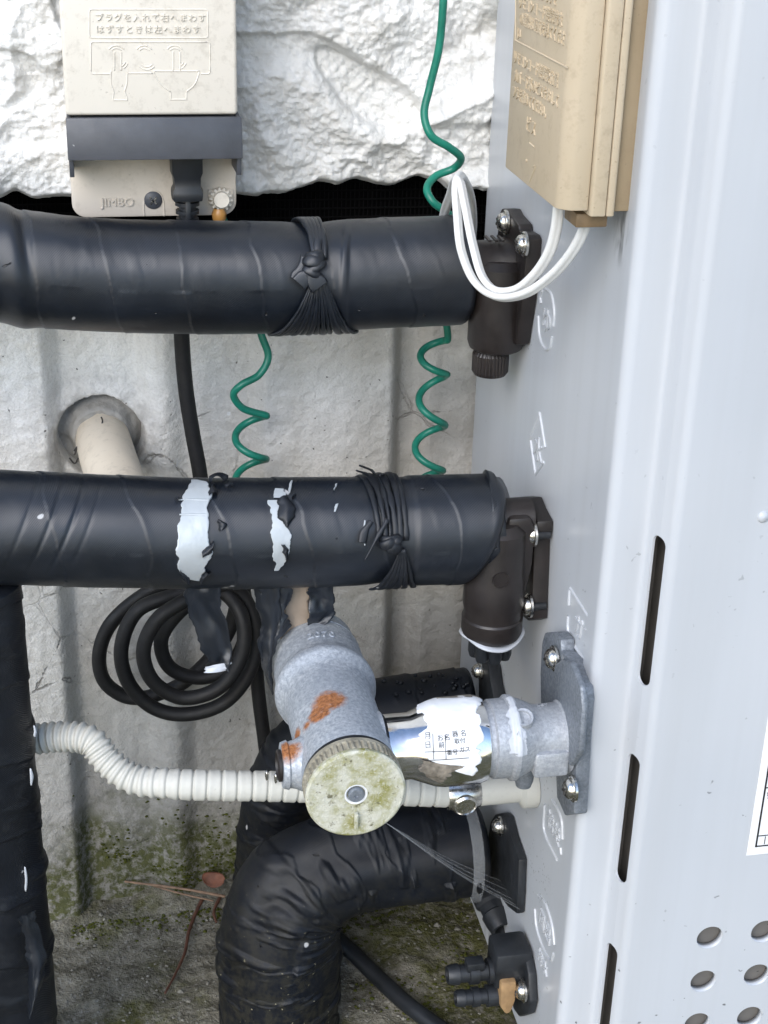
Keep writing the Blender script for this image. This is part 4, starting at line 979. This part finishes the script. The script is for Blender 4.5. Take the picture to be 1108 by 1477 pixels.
Z3 = PY(600, 1232, .8365)[2]
p3 = empty('large_elbow_pipe', tuple(PZ(400, 1470, 0)), 'thick black wrapped elbow pipe bending down to the ground beneath the gas fittings', 'pipe')
q = PY(402, 1420, .832)
C3 = spline([(XS-.014, .8365, Z3), (XS-.05, .8365, Z3), (q[0]+.075, .8365, Z3+.001), (q[0]+.040, .836, Z3-.002), (q[0]+.013, .834, Z3-.018), (q[0]+.002, .832, Z3-.048), (q[0], .831, Z3-.085), (q[0]-.001, .83, -.01)], 460)
n = len(C3); f_ = np.linspace(0, 1, n); R3 = np.interp(f_, [0, .04, .3, .5, .7, 1], [.032, .0335, .034, .038, .042, .042])
link('tape_wrapping', pipe_mesh(C3, R3, 170, wrapfn(.030, .0006, 3.0, wr=.0026, low=.0030, irr=.6), cap0=True, up=(0, -1, 0)), M['tape_moss_shade'], p3)
mb = MB(); C = spline([(XS-.020, .8365, Z3), (XS-.028, .8365, Z3)], 8); mb.add(gridvf(tubeV(C, .0362, 60, (0, -1, 0), fn=lambda s_, t_: .0008*fbm(s_*100, np.cos(t_)*3, np.sin(t_)*3)), wrapv=True)); mb.build('clear_film', M['film'], p3)

p4 = empty('rear_insulated_pipe', tuple(PY(380, 1250, .915)), 'black wrapped pipe behind the chrome union curving down along the wall', 'pipe')
z4 = PY(640, 1020, .882)[2]
C4 = spline([(XS-.012, .882, z4), PY(620, 1024, .885), PY(520, 1040, .892), PY(450, 1075, .905), PY(408, 1140, .915), PY(392, 1240, .925), (PY(388, 1300, .93)[0], .93, -.005)], 320)
link('tape_wrapping', pipe_mesh(C4, .0265, 110, wrapfn(.034, .0008, 13.0, wr=.0014), cap0=True, up=(0, -1, 0)), M['tape_moss_shade'], p4)

# --- flanges of those two pipes
f3 = empty('elbow_pipe_flange', tuple(PX(735, 1245, XS)), 'black plastic flange with drain spout where the thick elbow pipe meets the heater', 'pipe fitting')
mb = MB(); mb.add(plate([(708, 1185), (716, 1174), (728, 1172), (735, 1178), (743, 1205), (757, 1240), (755, 1290), (753, 1318), (738, 1308), (722, 1290), (704, 1285), (700, 1230)], XS-.0005, .006, .0015)); mb.build('flange', M['black_plastic'], f3, sharp=30)
mb = MB(); q = PY(700, 1288, .835)
dr = np.array((.18, -.85, -.32)); mb.add(lathe(q, dr, [(.004, -.004), (.0105, -.002), (.0105, .008), (.0085, .010), (.0085, .016), (.0098, .0175), (.0092, .024), (.0080, .030), (.0058, .0302), (.0054, .016), (1e-5, .016)], 32)); mb.build('drain_spout', M['black_plastic'], f3, sharp=30)
screw(f3, PX(722, 1191, XS-.0075), (-1, 0, 0), .0052)
f4 = empty('rear_pipe_flange', tuple(PX(715, 1010, XS)), 'small black flange with one screw behind the lower brown elbow', 'pipe fitting')
mb = MB(); mb.add(plate([(690, 958), (697, 950), (708, 951), (713, 962), (718, 985), (726, 1010), (726, 1060), (700, 1062), (690, 1010)], XS-.0005, .009, .0015)); mb.build('flange', M['black_plastic'], f4, sharp=30)
screw(f4, PX(693, 967, XS-.0105), (-1, 0, 0), .0050)
mb = MB(); rz = np.random.default_rng(3)
for k in range(26):
    x = rz.uniform(.16, .245); a = rz.uniform(.9, 1.6); p = cylpt(x, a, .884, z4, .0272); mb.add(lathe(p, (0, -.3, 1), [(1e-5, -.001), (rz.uniform(.001, .0026), -.0006), (.001, .0009), (1e-5, .0012)], 7))
o = mb.build('moss_tuft', M['tape_moss_shade'], p4); o['kind'] = 'stuff'

f6 = empty('twin_hose_nozzle', tuple(PX(755, 1440, XS)), 'black plastic bracket with two hose nozzles and tan wedge near the ground', 'hose nozzle')
mb = MB(); mb.add(plate([(733, 1372), (742, 1366), (756, 1366), (764, 1380), (770, 1405), (773, 1445), (768, 1462), (752, 1466), (742, 1455), (736, 1420)], XS-.0005, .006, .0015)); mb.build('bracket', M['black_plastic'], f6, sharp=30)
def nozzle(px0, py0, px1, py1, Y, r):
    a, b = PY(px0, py0, Y), PY(px1, py1, Y); L = np.linalg.norm(b-a)
    mb = MB(); mb.add(lathe(a, b-a, [(.004, -.006), (r*1.25, -.006), (r*1.25, L*.25), (r*.9, L*.26), (r*.9, L*.42), (r*1.12, L*.43), (r*1.12, L*.60), (r*.88, L*.61), (r*.88, L*.78), (r*1.02, L*.79), (r*.95, L*.95), (r*.85, L), (r*.6, L), (r*.55, L*.7), (1e-5, L*.7)], 32)); return mb, a, b
mb, a, b = nozzle(722, 1398, 645, 1406, .752, .0068); mm = a+(b-a)*.5
mb.add(box(mm+np.array((-.006, -.005, .004)), mm+np.array((.006, .004, .0108)), .001)); mb.build('nozzle', M['black_plastic'], f6, sharp=35)
mb2, a, b = nozzle(716, 1434, 657, 1440, .748, .0058); mb2.build('nozzle', M['black_plastic'], f6, sharp=35)
mb = MB(); mb.add(box(PY(735, 1420, .742)+np.array((-.010, 0, -.004)), PY(735, 1385, .742)+np.array((.016, .024, .004)), .003)); mb.build('block', M['black_plastic'], f6, sharp=35)
mb = MB(); q = PY(723, 1418, .738); q2 = PY(746, 1462, .738)
mb.add(prism([(0, 0), (.0105, 0), (.0108, -.016), (.0085, -.026), (.005, -.0275), (.0006, -.020)], q, (1, 0, 0), (0, 0, 1), (0, 1, 0), .012, .0015)); mb.build('tan_wedge', M['wood_tan'], f6, sharp=30)
screw(f6, PX(755, 1428, XS-.0075), (-1, 0, 0), .0062)

hz_ = MB(); hz_.add(tube([PZ(470, 1340, .008), PZ(505, 1370, .009), PZ(548, 1412, .010), PZ(590, 1450, .010), PZ(640, 1486, .009), PZ(720, 1540, .008)], .0062, 20, 80))
o = hz_.build('ground_hose', M['rubber']); tag(o, 'thin black hose lying on the mossy ground beside the elbow pipe', 'hose')

# ================================================================== OUTLET BOX
ob = empty('outlet_box', tuple(PY(220, 312, .94)), 'cream weatherproof outlet box with dark grey visor on the white siding', 'outlet box')
YB = .905; x0 = PY(95, 165, YB)[0]; x1 = PY(343, 165, YB)[0]; zb = PY(220, 166, YB)[2]
mb = MB(); mb.add(box((x0, YB, zb), (x1, .948, zb+.125), .0022, 3)); cv = mb.build('cover', M['ivory'], ob, sharp=40)
def er(px, py): return PY(px, py, YB)
def est(pts, r=.00042, n=None): return tube([er(*p) for p in pts], r, 8, n or 8*len(pts))
def rrect(xa, ya, xb, yb, c=4): return [[(xa+c, ya), (xb-c, ya+.2)], [(xb-c, ya+.2), (xb-1, ya+1.2), (xb, ya+c)], [(xb, ya+c), (xb, yb-c)], [(xb, yb-c), (xb-1, yb-1), (xb-c, yb)], [(xb-c, yb), (xa+c, yb)], [(xa+c, yb), (xa+1, yb-1), (xa, yb-c)], [(xa, yb-c), (xa, ya+c)], [(xa, ya+c), (xa+1, ya+1), (xa+c, ya)]]
mb = MB()
for q in rrect(129, 13, 300, 54): mb.add(est(q))
mb.add(text_vf('プラグを入れて右へまわす', .0047, .0009, er(137, 29)+np.array((0, .0001, 0)), LU, LV, LN, 'LEFT', 1.0, 1.22))
mb.add(text_vf('はずすときは左へまわす', .0047, .0009, er(138, 46)+np.array((0, .0001, 0)), LU, LV, LN, 'LEFT', 1.0, 1.30))
mb.build('embossed_text', M['ivory'], cv, smooth=False)
mb = MB()
for q in rrect(131, 60, 303, 106)[:4] + rrect(131, 60, 303, 106)[5:]: mb.add(est(q))
mb.add(est([(135, 106), (160, 106)])); mb.add(est([(184, 105), (220, 105)])); mb.add(est([(290, 106), (300, 106)]))
def arcp(cx_, cy_, r_, a0_, a1_): return [(cx_+r_*math.cos(R(a)), cy_-r_*math.sin(R(a))) for a in np.linspace(a0_, a1_, 7)]
for cx_ in (168, 208, 252):
    mb.add(est(arcp(cx_, 78, 13, 35, 145))); mb.add(est(arcp(cx_, 78, 9, 40, 140)))
    if cx_ == 208:
        mb.add(est(arcp(cx_+4, 86, 14, -40, -140))); mb.add(est(arcp(cx_+4, 86, 10, -45, -135)))
    else: mb.add(est(arcp(cx_+3, 86, 14, -20, -60))); mb.add(est(arcp(cx_+3, 86, 10, -20, -60)))
for cx_ in (170, 255): mb.add(est([(cx_-5, 74), (cx_-5, 101)])); mb.add(est([(cx_+5, 74), (cx_+5, 101)]))
for q in ([(160, 102), (160, 120), (164, 131)], [(184, 102), (183, 120), (180, 131)], [(164, 132), (163, 143)], [(180, 132), (184, 143)], [(163, 144), (184, 144)],
          [(221, 103), (232, 121), (246, 132)], [(288, 103), (281, 121), (269, 132)], [(246, 133), (247, 142)], [(269, 133), (269, 142)], [(246, 143), (270, 143)], [(221, 102), (288, 102)]): mb.add(est(q))
mb.build('embossed_diagram', M['ivory'], cv)
# visor
zv = PY(220, 230, .899)[2]; vx0, vx1 = x0-.0002, x1+.0022
mb = MB()
mb.add(prism([(.9022, zb-.0008), (.8985, zv), (.9012, zv), (.9052, zb-.0008)], (vx0, 0, 0), (0, 1, 0), (0, 0, 1), (1, 0, 0), vx1-vx0, .0007))
for xa in (vx0+.0005, vx1-.0032): mb.add(prism([(.9056, zb-.001), (.9016, zv-.0005), (.9030, zv-.0105), (.936, zv-.0115), (.936, zb-.001)], (xa, 0, 0), (0, 1, 0), (0, 0, 1), (1, 0, 0), .0027, .0004))
mb.add(box((vx0+.004, .906, zb-.004), (vx1-.004, .936, zb-.0012))); mb.build('visor', M['visor'], ob, sharp=30)
# base plate
bx0, bx1 = PY(103, 280, .936)[0], PY(341, 280, .936)[0]; bz = PY(220, 312, .936)[2]
cr = .0085
pl_ = [(bx0+cr+cr*math.cos(R(a)), bz+cr+cr*math.sin(R(a))) for a in np.linspace(180, 270, 7)] + [(bx1-cr+cr*math.cos(R(a)), bz+cr+cr*math.sin(R(a))) for a in np.linspace(270, 360, 7)] + [(bx1, zb-.004), (bx0, zb-.004)]
mb = MB(); mb.add(prism(pl_, (0, .936, 0), (1, 0, 0), (0, 0, 1), (0, 1, 0), .045, .0012)); bp = mb.build('base_plate', M['ivory_base'], ob, sharp=35)
def bf(px, py): return PY(px, py, .936)
mb = MB(); mb.add(text_vf('JIMBO', .0072, .0012, bf(146, 297)+np.array((0, .0001, 0)), LU, LV, LN, 'LEFT', 1.0, 1.05)); mb.build('embossed_name', M['ivory_base'], bp, smooth=False)
mb = MB(); a = bf(208, 290); b = bf(236, 290)
for q in ([(208, 311), (208, 291), (213, 279), (222, 275), (231, 279), (236, 291), (237, 311)],): mb.add(tube([bf(*k) for k in q], .0006, 8, 40))
mb.build('screw_recess_rim', M['ivory_base'], bp)
mb = MB(); p = bf(221, 288); mb.add(lathe(p, (0, -1, 0), [(1e-5, -.001), (.0055, -.001), (.0055, .0006), (.0045, .0014), (1e-5, .0016)], 28)); s_ = mb.build('screw', M['visor'], ob, sharp=40)
mb = MB()
for u_, v_ in (((.7, 0, .7), (-.7, 0, .7)), ((-.7, 0, .7), (.7, 0, .7))): mb.add(prism([(-.003, -.0006), (.003, -.0006), (.003, .0006), (-.003, .0006)], p+np.array((0, -.0015, 0)), u_, v_, (0, -1, 0), .0006))
mb.build('cross_recess', M['steel'], s_, smooth=False)
mb = MB(); p = bf(318, 286); mb.add(lathe(p, (0, -1, .12), [(.004, -.002), (.0066, -.001), (.0068, .004), (.0064, .005), (.0052, .0056), (.0046, .0090), (1e-5, .0094)], 96, fn=lambda t_, i: 1+.10*np.sign(np.sin(t_*14))*(1 if i in (1, 2, 3) else 0))); mb.build('earth_knob', M['ivory'], ob, sharp=30)
mb = MB(); a = bf(300, 272); b = bf(336, 300); mb.add(box((a[0], .934, b[2]+.003), (b[0], .9364, a[2]), .0006)); mb.build('knob_holder', M['ivory_base'], ob, sharp=30)
mb = MB(); p = PY(316, 307, .93); mb.add(lathe(p, (0, 0, -1), [(.003, -.003), (.0046, 0), (.0042, .003), (.0034, .006), (1e-5, .0065)], 18)); mb.build('amber_sleeve', M['amber'], ob)

# ================================================================== PLUG AND CORD
pc = empty('power_cord', tuple(PY(270, 300, .92)), 'thick black power cord with plug, coiled in loops against the foundation wall', 'power cord')
pt = PY(271, 222, .921); pb = PY(270, 283, .921)
mb = MB(); wv_ = pt[2]-pb[2]
def sq(t_, i): return 1/np.maximum(np.abs(np.cos(t_)), np.abs(np.sin(t_)))**.75
mb.add(lathe((pb[0], .921, pb[2]), (0, 0, 1), [(.003, -.001), (.0092, -.001), (.0096, .001), (.0096, .004), (.0082, .007), (.0086, wv_*.5), (.0098, wv_*.62), (.0098, wv_), (.003, wv_)], 40, fn=sq))
plug = mb.build('plug', M['rubber'], pc, sharp=45)
mb = MB(); zz_ = pb[2]-.001; pr = []
for k in range(6): pr += [(.0052, -k*.0050), (.0052, -k*.0050-.0018), (.0074-.0003*k, -k*.0050-.0020), (.0074-.0003*k, -k*.0050-.0042), (.0052, -k*.0050-.0044)]
mb.add(lathe((pb[0], .9215, zz_), (0, 0, 1), [(.004, .002)]+pr, 32)); mb.add(box((pb[0]-.0016, .914, zz_-.024), (pb[0]+.0016, .920, zz_), .0004)); mb.build('strain_relief', M['rubber'], pc, sharp=35)
loops = [(189, 1009), ]
path = [PY(269, 318, .925), PY(266, 345, .938), PY(262, 410, .95), PY(262, 480, .955), PY(268, 560, .957), PY(278, 625, .957), PY(288, 680, .955), PY(298, 760, .952), PY(296, 815, .955),
        PY(255, 838, .962), PY(210, 856, .966), PY(158, 902, .968), PY(143, 949, .968), PY(153, 985, .968), PY(189, 1006, .968), PY(246, 994, .966), PY(293, 960, .962), PY(332, 905, .955), PY(338, 855, .95), PY(300, 840, .946),
        PY(258, 856, .944), PY(199, 880, .942), PY(175, 935, .94), PY(186, 985, .94), PY(221, 1020, .94), PY(264, 1030, .938), PY(322, 1014, .936), PY(360, 967, .935), PY(368, 902, .938), PY(344, 853, .944), PY(305, 845, .94),
        PY(266, 866, .930), PY(227, 893, .926), PY(207, 938, .924), PY(221, 982, .924), PY(264, 1006, .924), PY(318, 990, .922), PY(350, 938, .924), PY(347, 884, .932), PY(318, 852, .944),
        PY(275, 868, .954), PY(233, 920, .956), PY(245, 962, .957), PY(285, 977, .957), PY(325, 966, .957), PY(352, 925, .955), PY(352, 870, .953),
        PY(350, 845, .958), PY(358, 890, .964), PY(368, 950, .966), PY(374, 1010, .966), PY(383, 1080, .966), PY(392, 1160, .968)]
V = tubeV(spline(path, 900), .0052, 18, (0, -1, 0)); link('cord', gridmesh(closed(V), wrapv=True), M['cable_black'], pc)

# ================================================================== GREEN EARTH WIRES
def helix(pre, cpx, cusps, amp, Y, post=(), t_end=1.0):
    pts = list(pre); ys = np.array(cusps, float); N_ = 16
    for k in range(len(ys)-1):
        for j in range(N_):
            f = j/N_; y = ys[k]+(ys[k+1]-ys[k])*f; t_ = 2*math.pi*f
            c = PY(np.interp(y, [p[1] for p in cpx], [p[0] for p in cpx]), y, Y); a = np.interp(y, [p[1] for p in cpx], [p[2] for p in cpx])*amp
            pts.append(c+np.array((a*math.cos(t_), a*math.sin(t_), 0)))
    return pts + list(post)
gw = MB(); pts = helix([PY(641, -40, .93), PY(639, 10, .93), PY(633, 70, .932), PY(620, 125, .934), PY(612, 165, .932), PY(622, 195, .928), PY(648, 212, .930), PY(665, 228, .938), PY(655, 242, .946), PY(628, 254, .946), PY(616, 272, .938), PY(624, 290, .932), PY(645, 306, .934), PY(660, 325, .945), PY(650, 350, .955), PY(632, 380, .95), PY(628, 420, .95), PY(640, 446, .956)],
    [(628, 440, 1.0), (625, 560, 1.0), (620, 640, 1.1), (614, 760, 1.1)], [490, 541, 615, 680, 742], .0092, .956)
V = tubeV(spline(pts, 700), .0025, 12, (0, -1, 0)); o = link('earth_wire', gridmesh(closed(V), wrapv=True), M['green_wire']); tag(o, 'green coiled wire hanging from above beside the heater, behind both pipes', 'wire', 'green earth wires')
pts = helix([PY(318, 305, .945), PY(330, 340, .95), PY(350, 400, .955), PY(368, 455, .955), PY(378, 485, .952), PY(387, 515, .95), PY(374, 540, .948), PY(348, 555, .946), PY(337, 568, .948), PY(350, 588, .952)], [(362, 590, 1), (362, 760, 1)], [600, 663, 724, 770], .0105, .956)
V = tubeV(spline(pts, 520), .0025, 12, (0, -1, 0)); o = link('earth_wire', gridmesh(closed(V), wrapv=True), M['green_wire']); tag(o, 'short green coiled wire between the pipes next to the black cord', 'wire', 'green earth wires')

# ================================================================== REMOTE TERMINAL BOX
tbx = empty('terminal_box', tuple(PX(770, 270, .225)), 'beige plastic terminal cover with raised Japanese lettering on the heater side', 'terminal box')
z0b = .626; z1b = .90
def ext(prof_, za, zb_, bev=.0008): return prism(prof_, (0, 0, za), (1, 0, 0), (0, 1, 0), (0, 0, 1), zb_-za, bev)
mb = MB(); mb.add(ext([(.2250, .796), (.2250, .7045), (.2262, .7015), (.2300, .6980), (.2320, .6972), (.2400, .6970), (.2400, .7960)], z0b, z1b, .0010)); lid = mb.build('lid', M['beige'], tbx, sharp=35)
mb = MB(); mb.add(ext([(.2402, .798), (.2402, .6955), (.2412, .6942), (.2480, .6942), (.2480, .798)], z0b-.0022, z1b, .0007)); mb.add(ext([(.2484, .798), (.2484, .6940), (.2518, .6940), (.2526, .6950), (.2526, .798)], z0b-.0022, z1b, .0007)); mb.build('rim', M['beige'], tbx, sharp=35)
mb = MB(); mb.add(ext([(.2528, .797), (.2528, .6985), (.2618, .6985), (.2618, .797)], z0b-.001, z1b, .0012)); mb.build('base', M['beige_dark'], tbx, sharp=35)
mb = MB(); mb.add(ext([(.2620, .793), (.2620, .6975), (XS-.0002, .6965), (XS-.0002, .793)], z0b+.004, z1b, 0)); mb.build('foam_gasket', M['gasket'], tbx, smooth=False)
plain('tongue', (.17, .115, .06), .6, var=.3); mb = MB(); mb.add(box((.236, .702, z0b-.0095), (.2522, .722, z0b-.0025), .001)); mb.build('cable_clamp', M['tongue'], tbx, sharp=35)
mb = MB()
def bt(s_, px, py, size, sq_=1.0, sp_=1.0):
    p = PX(px, py, .225); mb.add(text_vf(s_, size, .0007, p-PN*.0001, PU, PV, PN, 'LEFT', sq_, sp_))
bt('電源を切ってからリモ', 749, -15, .0072, .92)
bt('リモコンコード接続端末', 748, 9, .0074, .95); bt('の確認は裏面を見てくださ', 750, 33, .0074, .88); bt('い', 746, 54, .0074)
bt('リモコンコード接続後付属', 741, 88, .0074, .90); bt('カバー下部のビスをおして', 742, 115, .0074, .90); bt('フタを締めてください。', 740, 138, .0074, .80)
bt('ビス', 759, 186, .0088, .95, 1.25)
for pts in ([(744, 58), (818, 97)], [(764, 206), (771, 212)], [(764, 262), (773, 238), (769, 240)]): mb.add(tube([PX(x, y, .225) for x, y in pts], .0005, 8, 8, smooth=True))
mb.add(tube([PX(744, -40, .225), PX(744, 10, .225), PX(743.5, 58, .225)], .0004, 8, 10)); mb.add(lathe(PX(760, 231, .225), PN, [(1e-5, .0007), (.0008, .0006), (.0008, -.0002)], 10))
mb.build('raised_lettering', M['beige'], lid, smooth=False)

# ================================================================== WHITE TWIN CABLES
def twin(pts):
    C = spline(pts, 260); th_fn = lambda s_, t_: .0015*np.abs(np.cos(t_))**1.6
    return gridmesh(closed(tubeV(C, .0016, 20, (1, 0, 0), fn=th_fn)), wrapv=True)
o = link('white_cable', twin([PY(806, 296, .735), PY(803, 325, .735), PY(793, 362, .74), PY(772, 395, .75), PY(745, 417, .76), PY(718, 419, .77), PY(697, 400, .785), PY(683, 355, .80), (PY(671, 295, .815)), PY(664, 262, .826), PY(657, 262, .842), PY(650, 282, .875), PY(641, 308, .915), PY(637, 335, .935), PY(640, 380, .94)]), M['cable_white']); tag(o, 'white twin cable forming the inner tighter loop under the beige box', 'cable', 'white looped cables')
o = link('white_cable', twin([PY(845, 305, .712), PY(842, 330, .715), PY(826, 362, .722), PY(795, 398, .735), (PY(755, 424, .75)), PY(717, 428, .765), PY(685, 406, .785), PY(666, 362, .80), PY(660, 310, .815), PY(658, 268, .826), PY(664, 254, .838), PY(675, 266, .865), PY(682, 298, .905), PY(682, 335, .93), PY(675, 380, .94)]), M['cable_white']); tag(o, 'white twin cable forming the outer wider loop under the beige box', 'cable', 'white looped cables')

# ================================================================== PLASTIC PIPE FROM THE WALL
pv = empty('plastic_wall_pipe', tuple(HC), 'cream plastic pipe stub coming out of the mortared hole in the foundation', 'pipe')
mb = MB(); C = np.array([HC+np.array((.0, .012, 0)), HC+np.array((.007, -.06, -.001)), HC+np.array((.016, -.13, -.002))])
mb.add(gridvf(closed(tubeV(spline(C, 40), .0188, 48, (0, 0, 1), fn=lambda s_, t_: .0003*fbm(s_*40, np.cos(t_), np.sin(t_)))), wrapv=True)); mb.build('tube', M['pvc'], pv)
mb = MB()
for k, (pts) in enumerate(([(147, 612), (148, 606), (146, 601)], [(154, 648), (161, 638), (170, 643)], [(168, 640), (172, 648)], [(108, 655), (111, 644), (107, 650)], [(100, 660), (108, 668), (113, 660)])):
    mb = MB(); mb.add(tube([PY(x, y, .968 if k in (1, 2) else .985) for x, y in pts], .0006, 6, 14)); mb.build('sealant_shred', M['recess_dark'], pv)

# ================================================================== GROUND LITTER AND COBWEB
def litter(name, pts, r0, r1, mat, label, grp=None):
    C = spline([PZ(x, y, z) for x, y, z in pts], 40); V = closed(tubeV(C, np.linspace(r0, r1, 40), 8, fn=lambda s_, t_: .0003*fbm(s_*200, np.cos(t_), np.sin(t_)))); o = link(name, gridmesh(V, wrapv=True), mat); tag(o, label, 'twig', grp)
litter('twig', [(180, 1271, .020), (230, 1277, .020), (280, 1284, .021), (325, 1293, .018)], .0009, .0012, M['twig'], 'long pale twig lying along the foot of the foundation wall')
litter('twig', [(222, 1277, .018), (260, 1288, .016), (308, 1299, .014)], .0009, .0007, M['twig'], 'shorter pale twig crossing below the longer one')
litter('twig', [(292, 1296, .012), (275, 1335, .008), (266, 1375, .008), (250, 1410, .007), (238, 1432, .007)], .0016, .0009, M['twig_red'], 'reddish brown curved stalk lying on the slab')
litter('twig', [(318, 1292, .012), (309, 1315, .010), (312, 1330, .009)], .0016, .0009, M['twig_red'], 'stubby dark red stalk against the elbow pipe')
u = np.linspace(-1, 1, 14); U, W_ = np.meshgrid(u, np.linspace(-1, 1, 10), indexing='ij'); c = PZ(308, 1270, .026)
wd = np.sqrt(np.clip(1-U**2, 0, 1)); V = np.stack([c[0]+.009*U, c[1]+.004*W_*wd-.002*U, c[2]+.0045*W_*wd+.002*U**2+.0012*W_**2], -1); W2 = V.copy(); W2[..., 2] -= .0005
mb = MB(); mb.add(gridvf(np.concatenate([V, W2[:, ::-1]], 1), wrapv=True)); o = mb.build('dry_leaf', M['leaf_dry']); tag(o, 'small curled brown leaf at the foot of the wall', 'leaf')
web = empty('cobweb', tuple(PX(752, 1312, XS)), 'thin grey cobweb stretched from the mossy cap to the heater side', 'cobweb')
A_ = PY(556, 1186, .672); mb = MB()
for px, py in ((753, 1313), (750, 1308), (744, 1299), (735, 1285), (722, 1270)):
    B_ = PX(px, py, XS-.002) if px > 740 else PY(px, py, .80); mb.add(tube([A_, A_*.5+B_*.5-np.array((0, 0, .003)), B_], .00013, 5, 20))
mb.build('strand', M['web'], web)
A1, B1, B2 = A_*.35+PX(753, 1313, XS-.002)*.65, PX(753, 1313, XS-.002), PY(722, 1268, .80)
mb = MB(); u = np.linspace(0, 1, 16); V = np.array([[A_*(1-a)+(B1*(1-b)+B2*b)*a-np.array((0, 0, .004*math.sin(a*3.1))) for b in np.linspace(0, 1, 8)] for a in u]); mb.add(gridvf(V))
t = NT('web_veil'); t.set((.55, .55, .55), .8); t.b.inputs['Alpha'].default_value = .06; mb.build('veil', t.m, web)

# ------------------------------------------------------------------ grit and moss tufts
def scatter(n, fn, seed):
    rg = np.random.default_rng(seed); a = []; f = []
    base = np.array([(0, 0, 1), (.9, 0, .2), (.28, .85, .2), (-.72, .53, .2), (-.72, -.53, .2), (.28, -.85, .2), (0, 0, -.6)]); fs = [(0, 1, 2), (0, 2, 3), (0, 3, 4), (0, 4, 5), (0, 5, 1), (6, 2, 1), (6, 3, 2), (6, 4, 3), (6, 5, 4), (6, 1, 5)]
    for k in range(n):
        p, r_ = fn(rg)
        if p is None: continue
        t_ = rg.uniform(0, 6.28); Rz = np.array(((math.cos(t_), -math.sin(t_), 0), (math.sin(t_), math.cos(t_), 0), (0, 0, 1)))
        v_ = (base*rg.uniform(.6, 1.3, (7, 3))*r_*np.array((1, 1, .7)))@Rz.T + np.array(p); m0 = len(a)*7
        f += [tuple(i+m0 for i in q) for q in fs]; a.append(v_)
    return np.vstack(a), f
gzi = lambda x, y: .004*float(fbm(x*18, y*18)) + .012*float(sstep(.93, 1.0, y))*.5
def grit(rg):
    x, y = rg.uniform(-.12, .30), rg.uniform(.60, .985); return (x, y, gzi(x, y)+.0004), abs(rg.normal(0, .0009))+.0004
mb = MB(); mb.add(scatter(1500, grit, 5)); plain('grit', (.20, .19, .16), .9, var=.5, scale=400)
o = mb.build('ground_grit', M['grit'], smooth=False); tag(o, 'fine grit scattered over the mossy slab', 'grit', kind='stuff')
def moss(rg):
    if rg.random() < .55:
        x = rg.uniform(-.04, .30); y = .985-abs(rg.normal(0, .012)); z = abs(rg.normal(0, .035))
        if y < .97: z = gzi(x, y)
        elif vnoise(x*35, z*35) < .05: return None, 0
        else: y = float(found_y(np.array(x), np.array(z)))-.0004
    else:
        x, y = rg.uniform(.10, .30), rg.uniform(.66, .97); z = gzi(x, y)+.0003
        if vnoise(x*28, y*28, 3.3) < .0: return None, 0
    return (x, y, z), rg.uniform(.0006, .0022)
mb = MB(); mb.add(scatter(5200, moss, 9)); t = NT('moss'); t.set(t.mix(t.noise(160, 3, .6), (.022, .030, .006), (.10, .105, .022)), .95, 0, .1); t.bump((t.noise(900, 3, .7), .8, .001))
o = mb.build('moss_growth', t.m, smooth=False); tag(o, 'dark green moss growing along the wall foot and slab', 'moss', kind='stuff')
